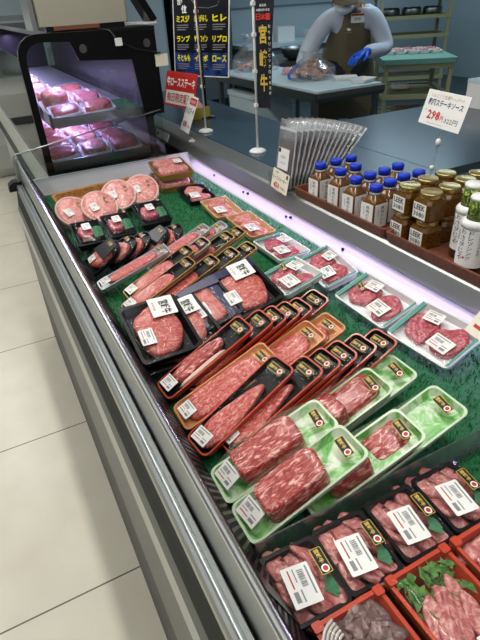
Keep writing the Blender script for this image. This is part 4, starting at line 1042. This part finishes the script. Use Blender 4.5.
# bag of chopped meat
def lump(seed, n, rx, ry, h, m):
    def f(b):
        rnd = random.Random(seed)
        for k in range(n):
            a = rnd.uniform(0, 6.28); r = rnd.random() ** .5; x, y = rx * r * math.cos(a), ry * r * math.sin(a); z = .016 + h * (1 - r * r) * rnd.uniform(.4, 1)
            s = rnd.uniform(.018, .034)
            slabM = MB(); slab(slabM, -s, s, s * 1.5, 0, s * .8, m, k, 2.2, .2, n=10)
            me = slabM.mesh('tmp'); b.add_mesh(me, Matrix.Translation((x, y, z)) @ Matrix.Rotation(rnd.uniform(0, 6), 4, 'Z') @ Matrix.Rotation(rnd.uniform(-.6, .6), 4, 'X'), m); bpy.data.meshes.remove(me)
    return f
mb_ = thing('meat_bag', 'clear bag full of chopped pale meat on the cutting board by the worker', 'bag', Matrix.Translation((2.79, 4.08, ZB)))
part('chopped_meat', None, lump(5, 80, .18, .15, .13, 'orange_meat'), mb_)['kind'] = 'stuff'
def bagm(rx, ry, h, seed):
    def f(b):
        loops = []; rnd = random.Random(seed)
        for s, z in ((.92, 0), (1.02, .03), (1.0, .08), (.86, h * .6), (.6, h * .82), (.42, h), (.5, h * 1.22), (.62, h * 1.35)):
            loops.append([((rx * s * (1 + .07 * math.sin(3 * a + 9 * z + seed) + rnd.uniform(-.05, .05))) * math.cos(a), ry * s * (1 + rnd.uniform(-.07, .07)) * math.sin(a), z + rnd.uniform(-.006, .006) * (z > 0)) for a in [2 * math.pi * i / 24 for i in range(24)]])
        b.loft(loops, 'bag_thin', cap1=False, smooth=True)
    return f
part('bag_film', None, bagm(.21, .18, .17, 2), mb_)
mb2 = thing('meat_bag', 'large clear plastic bag over meat at the far end of the prep table', 'bag', Matrix.Translation((2.76, 5.05, ZB)))
part('bag_film', None, bagm(.24, .22, .24, 4), mb2)
part('meat_pieces', None, lump(9, 40, .18, .16, .07, 'orange_meat'), mb2)['kind'] = 'stuff'
solo('pink_packet', 'folded pink plastic packet on the cutting board behind the chopped meat', 'packet', lambda b: slab(b, -.12, .12, .16, 0, .05, 'pink_card', 31, 2.3, .15), Matrix.Translation((2.86, 4.52, ZB)) @ Matrix.Rotation(.5, 4, 'Z'))
for k, (x, y, yaw) in enumerate(((2.94, 3.80, -30), (2.97, 3.60, 20))):
    t = solo('foam_tray', ['white foam tray next to the bag of chopped meat', 'white foam tray at the right corner of the prep table'][k], 'foam tray', lambda b: (shell(b, .20, .15, .028, 'white', 'white', .02, .012, .008), b.transform(Matrix.Translation((-.1, 0, 0)))), Matrix.Translation((x, y, ZB)) @ Matrix.Rotation(R(yaw), 4, 'Z'), 'foam trays on the prep table')
# back table with boxes
bt = thing('back_table', 'pale table along the back wall behind the flag', 'table', Matrix.Translation((5.0, 7.75, FZ)))
part('table_top', None, lambda b: b.box(-1.1, 1.1, -.4, .4, .82, .87, 'board_white'), bt)
part('cabinet', None, lambda b: b.box(-1.08, 1.08, -.36, .4, 0, .82, 'cabinet'), bt)
for k, (x, w, h) in enumerate(((4.35, .22, .14), (4.7, .3, .2), (5.3, .26, .12))):
    solo('white_carton', ['small white carton at the left of the back table', 'larger white carton in the middle of the back table', 'low white carton at the right of the back table'][k], 'carton', lambda b: b.box(-w / 2, w / 2, -.12, .12, 0, h, 'white', .01), Matrix.Translation((x, 7.7, FZ + .871)), 'white cartons on the back table')
solo('upright_fridge', 'dark steel upright fridge against the back wall', 'fridge', lambda b: (b.box(-.45, .45, -.3, .3, 0, 1.9, 'dark_top', .01), b.box(-.43, .43, -.315, -.3, .2, 1.86, 'cabinet', .01), b.box(.34, .37, -.34, -.315, .8, 1.3, 'steel')), Matrix.Translation((3.3, 7.85, FZ)))
wh = thing('wall_cupboard', 'tall blue grey cupboard standing left of the fridge', 'cupboard', Matrix.Translation((2.2, 7.85, FZ)))
part('carcass', None, lambda b: b.box(-.55, .55, -.3, .3, 0, 2.0, 'wall_dark'), wh)
for s in (-1, 1): part('door', None, lambda b: (b.box(.27 * s - .25, .27 * s + .25, -.32, -.3, .1, 1.95, 'wall'), b.box(.03 * s - .008, .03 * s + .008, -.34, -.32, .9, 1.2, 'steel')), wh)

# cream plastic racks
def rack(name, label, x, y, yaw, w, dep, tiers, top=None, base=FZ):
    t = thing(name, label, 'rack', Matrix.Translation((x, y, base)) @ Matrix.Rotation(R(yaw), 4, 'Z'))
    zt = tiers[-1]
    for sx in (-1, 1):
        for sy in (-1, 1): part('post', None, lambda b: b.box(sx * w / 2 - .022, sx * w / 2 + .022, sy * dep / 2 - .022, sy * dep / 2 + .022, 0, zt, 'rack', .006), t)
    for z in tiers:
        def f(b):
            for s in (-1, 1):
                b.box(-w / 2 - .03, w / 2 + .03, s * dep / 2 - .03, s * dep / 2 + .03, z - .045, z, 'rack'); b.box(s * w / 2 - .03, s * w / 2 + .03, -dep / 2, dep / 2, z - .044, z - .001, 'rack')
            b.box(-w / 2, w / 2, -dep / 2, dep / 2, z - .03, z - .018, 'rack')
        part('shelf', None, f, t)
    if top: part('board', None, lambda b: b.lz([(rr(w + .10, dep + .10, .03), zt + .0005), (rr(w + .10, dep + .10, .03), zt + .05)], 'green_board'), t, None, 'green board')
    return t
rack('plastic_rack', 'cream plastic rack with a green top at the worker right side', 4.62, 4.78, -34, .66, .86, [.22, .50, .80], True)
rack('plastic_rack', 'tall cream plastic rack standing against the back behind the green topped one', 6.2, 6.55, -30, .95, .55, [.35, .62, .90, 1.14, 1.40, 1.75])
rnd = random.Random(11)
rM = Matrix.Translation((4.62, 4.78, FZ)) @ Matrix.Rotation(R(-34), 4, 'Z')
for k in range(10):
    M = rM @ Matrix.Translation((-.26 + .13 * (k % 5), .08 + .24 * (k // 5), .8515)) @ Matrix.Rotation(rnd.uniform(-.3, .3), 4, 'Z')
    t = thing('meat_packet', 'wrapped meat packet in the %s row on the green topped rack, %s from the worker' % (('front', 'back')[k // 5], ORD[k % 5]), 'meat packet', M, 'meat packets on the green topped rack')
    part('tray', 'mpt', lambda b: (shell(b, .12, .20, .03, 'white', 'white', .02, .01, .006), b.transform(Matrix.Translation((-.06, 0, 0)))), t)
    part('meat', ('mpm', k % 2), lambda b: slab(b, -.045, .045, .15, .004, .034, 'meat_back' if k % 2 else 'orange_meat', k, 2.6, .15), t)
for k in range(3):
    solo('meat_tub', ['tray of brown meat on the lowest shelf of the green topped rack', 'white packet beside meat on the lowest rack shelf', 'small packet on the middle shelf of the green topped rack'][k], 'meat tray',
         lambda b: slab(b, -.2 if k == 0 else -.1, .2 if k == 0 else .1, .5 if k == 0 else .16, 0, .05, 'orange_meat' if k == 0 else 'white', 33 + k, 3, .08), rM @ Matrix.Translation(((.05, -.1, -.1)[k], (.12, -.32, 0)[k], (.221, .221, .501)[k])))
rM2 = Matrix.Translation((6.2, 6.55, FZ)) @ Matrix.Rotation(R(-30), 4, 'Z')
for k in range(6):
    solo('stock_packet', 'dark packet %s from the left on the tall cream rack, %s' % (ORD[k % 3], ('upper tier', 'lower tier')[k // 3]), 'packet',
         lambda b: slab(b, -.13, .13, .3, 0, .09, 'meat_back' if k < 3 else 'steel_dark', 40 + k, 3, .1), rM2 @ Matrix.Translation((-.3 + .3 * (k % 3), 0, (1.402, 1.142)[k // 3])), 'packets on the tall cream rack', ('sp', k))
solo('white_canister', 'white box at the end of the side table behind the price sign', 'box', lambda b: (b.box(-.10, .10, -.09, .09, 0, .13, 'white', .012), b.box(-.102, .102, -.092, .092, .13, .15, 'board_white', .012)), Matrix.Translation((2.72, 2.16, ZC)))

# ------------------------------------------------------------------ the worker
def skin_mesh(name, pts, edges, rad, m, sub=2, root=0):
    me = bpy.data.meshes.new(name); me.from_pydata(pts, edges, []); o = bpy.data.objects.new('tmp', me); C.objects.link(o)
    md = o.modifiers.new('s', 'SKIN'); md.use_smooth_shade = True; o.modifiers.new('u', 'SUBSURF').levels = sub
    for i, r in enumerate(rad):
        v = me.skin_vertices[0].data[i]; v.radius = r if isinstance(r, tuple) else (r, r); v.use_root = (i == root)
    bpy.context.view_layer.update()
    out = bpy.data.meshes.new_from_object(o.evaluated_get(bpy.context.evaluated_depsgraph_get()))
    bpy.data.objects.remove(o); out.materials.clear(); out.materials.append(X[m]); out.name = name
    return out
HD = Matrix.Translation((-.10, -.14, -.085)) @ Matrix.Translation((0, -.14, 1.50)) @ Matrix.Rotation(R(16), 4, 'X') @ Matrix.Translation((0, .14, -1.50))
PM = Matrix.Translation((3.41, 4.40, FZ)) @ Matrix.Rotation(R(-28), 4, 'Z') @ Matrix.Diagonal((1.12, 1.08, .965, 1))     # local -y is the way the worker faces
worker = thing('person', 'worker in white shirt, brown apron, tan cap and blue gloves handling meat', 'person', PM)
P = {'pel': (0, .02, .92), 'wst': (0, -.005, 1.06), 'chs': (0, -.06, 1.24), 'ub': (0, -.09, 1.36), 'nk': (-.015, -.15, 1.415), 'hd0': (-.08, -.235, 1.415), 'hd1': (-.10, -.282, 1.50), 'hd2': (-.10, -.305, 1.565),
     'ls': (.175, -.09, 1.355), 'le': (.31, -.12, 1.05), 'lw': (.09, -.33, 1.05), 'lh': (.03, -.38, 1.03),
     'rs': (-.175, -.10, 1.355), 're': (-.34, -.20, 1.12), 'rw': (-.43, -.40, .955), 'rh': (-.46, -.46, .93),
     'lhp': (.095, .02, .88), 'lk': (.11, -.01, .49), 'la': (.11, .04, .09), 'lt': (.115, -.12, .035), 'rhp': (-.095, .02, .88), 'rk': (-.11, -.01, .49), 'ra': (-.11, .04, .09), 'rt': (-.115, -.12, .035)}
K = list(P); ix = {k: i for i, k in enumerate(K)}
E_ = [('pel', 'wst'), ('wst', 'chs'), ('chs', 'ub'), ('ub', 'nk'), ('nk', 'hd0'), ('hd0', 'hd1'), ('hd1', 'hd2'), ('ub', 'ls'), ('ls', 'le'), ('le', 'lw'), ('lw', 'lh'), ('ub', 'rs'), ('rs', 're'), ('re', 'rw'), ('rw', 'rh'),
      ('pel', 'lhp'), ('lhp', 'lk'), ('lk', 'la'), ('la', 'lt'), ('pel', 'rhp'), ('rhp', 'rk'), ('rk', 'ra'), ('ra', 'rt')]
RD = {'pel': (.145, .105), 'wst': (.135, .095), 'chs': (.15, .105), 'ub': (.12, .085), 'nk': .052, 'hd0': .062, 'hd1': (.078, .092), 'hd2': (.066, .078), 'ls': .062, 'le': .045, 'lw': .028, 'lh': .026, 'rs': .062, 're': .045, 'rw': .028, 'rh': .026,
      'lhp': .09, 'lk': .06, 'la': .04, 'lt': .035, 'rhp': .09, 'rk': .06, 'ra': .04, 'rt': .035}
put('body', skin_mesh('body', [P[k] for k in K], [(ix[a], ix[b]) for a, b in E_], [RD[k] for k in K], 'skin'), worker)
def sub_skin(name, keys, edges, grow, m, over=None):
    ii = {k: i for i, k in enumerate(keys)}; rr_ = []
    for k in keys:
        r = (over or {}).get(k, RD[k]); rr_.append(tuple(v + grow for v in r) if isinstance(r, tuple) else r + grow)
    return put(name, skin_mesh(name, [P[k] for k in keys], [(ii[a], ii[b]) for a, b in edges], rr_, m), worker)
P['nk2'] = (0, -.108, 1.40); RD['nk2'] = .058
sub_skin('shirt', ['pel', 'wst', 'chs', 'ub', 'nk2', 'ls', 'le', 'lw', 'rs', 're', 'rw'], [('pel', 'wst'), ('wst', 'chs'), ('chs', 'ub'), ('ub', 'nk2'), ('ub', 'ls'), ('ls', 'le'), ('le', 'lw'), ('ub', 'rs'), ('rs', 're'), ('re', 'rw')], .018, 'shirt', {'le': .062, 're': .060, 'lw': .042, 'rw': .042, 'ls': .075, 'rs': .075})
sub_skin('trousers', ['pel', 'lhp', 'lk', 'la', 'rhp', 'rk', 'ra'], [('pel', 'lhp'), ('lhp', 'lk'), ('lk', 'la'), ('pel', 'rhp'), ('rhp', 'rk'), ('rk', 'ra')], .014, 'trousers')
def shoes(b):
    for s in (-1, 1): b.lz([(rr(.10, .27, .045, 4, s * .112, -.045), -.0), (rr(.105, .28, .05, 4, s * .112, -.045), .03), (rr(.09, .20, .04, 4, s * .112, -.01), .085), (rr(.08, .11, .035, 4, s * .112, .04), .12)], 'white', smooth=True)
part('shoes', None, shoes, worker)
def apron(b):
    rows = []
    for z, w, yb, dp in ((.42, .26, -.10, .10), (.62, .26, -.115, .11), (.80, .25, -.125, .13), (.95, .235, -.135, .16), (1.06, .205, -.15, .15), (1.18, .175, -.19, .13), (1.30, .135, -.215, .10), (1.385, .095, -.21, .075)):
        row = []
        for k in range(13):
            a = (k / 12 - .5) * 2; row.append((a * w, yb + dp * abs(a) ** 2.4 + .006 * math.sin(a * 9 + z * 6), z))
        rows.append(row)
    b.loft(rows, 'apron', cap0=False, cap1=False, closed=False, smooth=True)
    for s in (-1, 1): b.tube([(s * .092, -.15, 1.385), (s * .085, -.13, 1.43), (s * .06, -.06, 1.455), (0, -.03, 1.455)], .011, 'apron', 6)
ap = part('apron', None, apron, worker)
def emblem(b):
    b.poly([(.016 * math.cos(k * .6283) - .004 * math.sin(k * 1.9), .013 * math.sin(k * .6283), 0) for k in range(10)], 'paper'); b.poly([(x, y, 0) for x, y in ((-.026, -.030), (.026, -.030), (.026, -.024), (-.026, -.024))], 'ink_grey')
MF = Matrix.Translation((-.02, -.212, 1.225)) @ Matrix.Rotation(R(80), 4, 'X')
part('emblem', None, emblem, ap, Matrix.Translation((-.03, -.205, 1.235)) @ Matrix.Rotation(R(76), 4, 'X'), 'small white emblem on the apron')
def badge(b):
    card(b, .105, .075, 'paper'); rect(b, -.05, .05, .018, .034, 'ink_red', .0006); b.text('研修', 0, -.008, .0006, .026, 'ink', width=.05)
part('name_badge', None, badge, worker, Matrix.Translation((.03, -.236, 1.325)) @ Matrix.Rotation(R(-6), 4, 'Z') @ Matrix.Rotation(R(82), 4, 'X'), 'white badge with red stripe')
def headgear(b):
    c = (0, -.165)
    def ell(rx, ry, z, oy=0): return [(c[0] + rx * math.cos(2 * math.pi * k / 24), c[1] + oy + ry * math.sin(2 * math.pi * k / 24), z) for k in range(24)]
    b.loft([ell(.094, .108, 1.60), ell(.098, .112, 1.63), ell(.096, .108, 1.69), ell(.075, .085, 1.735), ell(.03, .035, 1.75)], 'cap_tan', smooth=True)
    b.loft([[(s * .09, -.245 + .0, 1.605) for s in (-1, -.5, 0, .5, 1)], [(s * .088, -.30 - .035 * (1 - s * s), 1.575) for s in (-1, -.5, 0, .5, 1)], [(s * .088, -.30 - .035 * (1 - s * s), 1.581) for s in (-1, -.5, 0, .5, 1)], [(s * .09, -.245, 1.613) for s in (-1, -.5, 0, .5, 1)]], 'cap_tan', closed=False, cap0=False, cap1=False, smooth=True)
part('cap', None, headgear, worker, HD, 'tan peaked cap')
def hairm(b):
    n = 16
    b.loft([[(.090 * math.cos(R(-10 + 200 * k / n)), -.165 + .112 * math.sin(R(-10 + 200 * k / n)) , z) for k in range(n + 1)] for z in (1.53, 1.57, 1.61)], 'hair', closed=False, cap0=False, cap1=False, smooth=True)
part('hair', None, hairm, worker, HD)
def maskm(b):
    rows = []
    for z, w, yb in ((1.468, .045, -.225), (1.49, .066, -.262), (1.52, .072, -.285), (1.545, .07, -.282), (1.562, .062, -.262)):
        rows.append([(w * math.sin(R(-80 + 20 * k)), yb + .085 * (1 - math.cos(R(-80 + 20 * k))), z) for k in range(9)])
    b.loft(rows, 'mask', cap0=False, cap1=False, closed=False, smooth=True)
    for s in (-1, 1): b.tube([(s * .068, -.215, 1.545), (s * .084, -.17, 1.56)], .0015, 'mask', 5)
part('face_mask', None, maskm, worker, HD)
def face(b):
    for s in (-1, 1):
        b.lathe([(0, -.006), (.009, -.003), (.011, 0), (.009, .003), (0, .006)], 'paper', 10, (s * .032, -.256, 1.582)); b.lathe([(0, -.004), (.005, 0), (0, .004)], 'ink', 8, (s * .032, -.265, 1.582))
        b.lathe([(0, -.03), (.012, -.02), (.014, .01), (.008, .028), (0, .03)], 'skin', 10, (s * .088, -.16, 1.575))
    b.lathe([(.012, 0), (.010, .015), (.005, .035), (0, .04)], 'skin', 10, (0, -.268, 1.545))
part('face_features', None, face, worker, HD)
def glove(sd, wr, hd, key, spread=.0):
    W_, H_ = Vector(P[wr]), Vector(P[hd]); d = (H_ - W_).normalized(); up = Vector((0, 0, 1)); lat = d.cross(up).normalized() * sd; dn = d.cross(lat).normalized()
    if dn.z > 0: dn = -dn
    pts = [W_ - d * .06, W_, W_ + d * .055, W_ + d * .105]; ed = [(0, 1), (1, 2), (2, 3)]; rd = [(.046, .044), (.038, .034), (.050, .027), (.050, .022)]
    for k, (o, ln) in enumerate(((-.038, .088), (-.013, .100), (.013, .095), (.037, .075))):
        b0 = W_ + d * .105 + lat * o; i = len(pts)
        pts += [b0, b0 + d * ln * .42 + dn * .010, b0 + d * ln * .72 + dn * .030, b0 + d * ln * .85 + dn * .052]; ed += [(3, i), (i, i + 1), (i + 1, i + 2), (i + 2, i + 3)]; rd += [.0135, .0128, .0118, .0100]
    i = len(pts); b0 = W_ + d * .035 - lat * .045
    pts += [b0, b0 + d * .040 - lat * .028 + dn * .014, b0 + d * .078 - lat * .025 + dn * .034]; ed += [(1, i), (i, i + 1), (i + 1, i + 2)]; rd += [.017, .014, .011]
    put('glove', skin_mesh('glove', [tuple(p) for p in pts], ed, rd, 'glove', 2, 1), worker)
glove(1, 'lw', 'lh', 'l'); glove(-1, 'rw', 'rh', 'r')

# ------------------------------------------------------------------ light
def area(name, loc, rot, sx, sy, power, col):
    l = bpy.data.lights.new(name, 'AREA'); l.shape = 'RECTANGLE'; l.size = sx; l.size_y = sy; l.energy = power; l.color = col
    o = bpy.data.objects.new(name, l); C.objects.link(o); o.location = loc; o.rotation_euler = rot; return o
area('ceiling_tube_light', (.42, 1.4, 2.86), (0, 0, 0), .12, 4.6, 46, (1, .98, .93))
area('aisle_tube_light', (-1.3, 1.6, 2.86), (0, 0, 0), .3, 5.5, 34, (1, .98, .93))
area('store_tube_light', (-.6, 5.6, 2.86), (0, 0, 0), .3, 3, 34, (1, 1, .97))
area('staff_tube_light', (4.2, 4.6, 2.86), (0, 0, 0), .3, 3.0, 40, (.66, .86, 1))
area('staff_back_light', (6.5, 6.5, 2.86), (0, 0, 0), .3, 2.0, 20, (.62, .86, 1))
area('lip_lamp', (.957, 1.0, .8225), (0, R(66), 0), .012, 2.9, 5.0, (.70, .50, 1))
area('liner_fill', (.960, 1.0, .8228), (0, 0, 0), .008, 2.9, .12, (.74, .62, 1))  # added fill for the liner only, no separate lamp there
area('cabinet_lamp', (.50, 4.0, 1.33), (0, 0, 0), .03, 2.6, 15, (.56, .46, 1))
area('cabinet_shelf_lamp', (.50, 4.0, 1.026), (0, 0, 0), .03, 2.6, 9, (.56, .46, 1))
for nm, lx, ly, pw, cl in (('ceiling_upfill', .42, 1.4, 15, (1, .98, .94)), ('aisle_upfill', -1.3, 1.6, 18, (1, .98, .94)), ('staff_upfill', 4.2, 4.6, 12, (.62, .84, 1))):
    area(nm, (lx, ly, 2.6), (math.pi, 0, 0), .12, 4.4, pw, cl)  # added upward fills without fixtures, to brighten ceiling, ambient light and chrome
w = bpy.data.worlds.new('store'); sc.world = w; w.use_nodes = True
w.node_tree.nodes['Background'].inputs[0].default_value = (.82, .88, .92, 1); w.node_tree.nodes['Background'].inputs[1].default_value = .16

# ------------------------------------------------------------------ camera
cam = bpy.data.cameras.new('camera'); co = bpy.data.objects.new('camera', cam); C.objects.link(co); sc.camera = co
Rw = Matrix(((0.88699977, -0.4588388, -0.05194579), (-0.28710796, -0.45989075, -0.84027943), (0.36166342, 0.7602417, -0.53965926)))
m3 = Matrix((Rw[0], -Rw[1], -Rw[2])).transposed()
co.matrix_world = Matrix.Translation((0, 0, 1.5)) @ m3.to_4x4()
cam.sensor_fit = 'VERTICAL'; cam.sensor_height = 36; cam.sensor_width = 27; cam.lens = 503.67 / 640 * 36; cam.clip_start = .02; cam.clip_end = 60
vs = sc.view_settings; vs.view_transform = 'Standard'; vs.look = 'None'; vs.exposure = 0; vs.gamma = 1; vs.use_curve_mapping = False
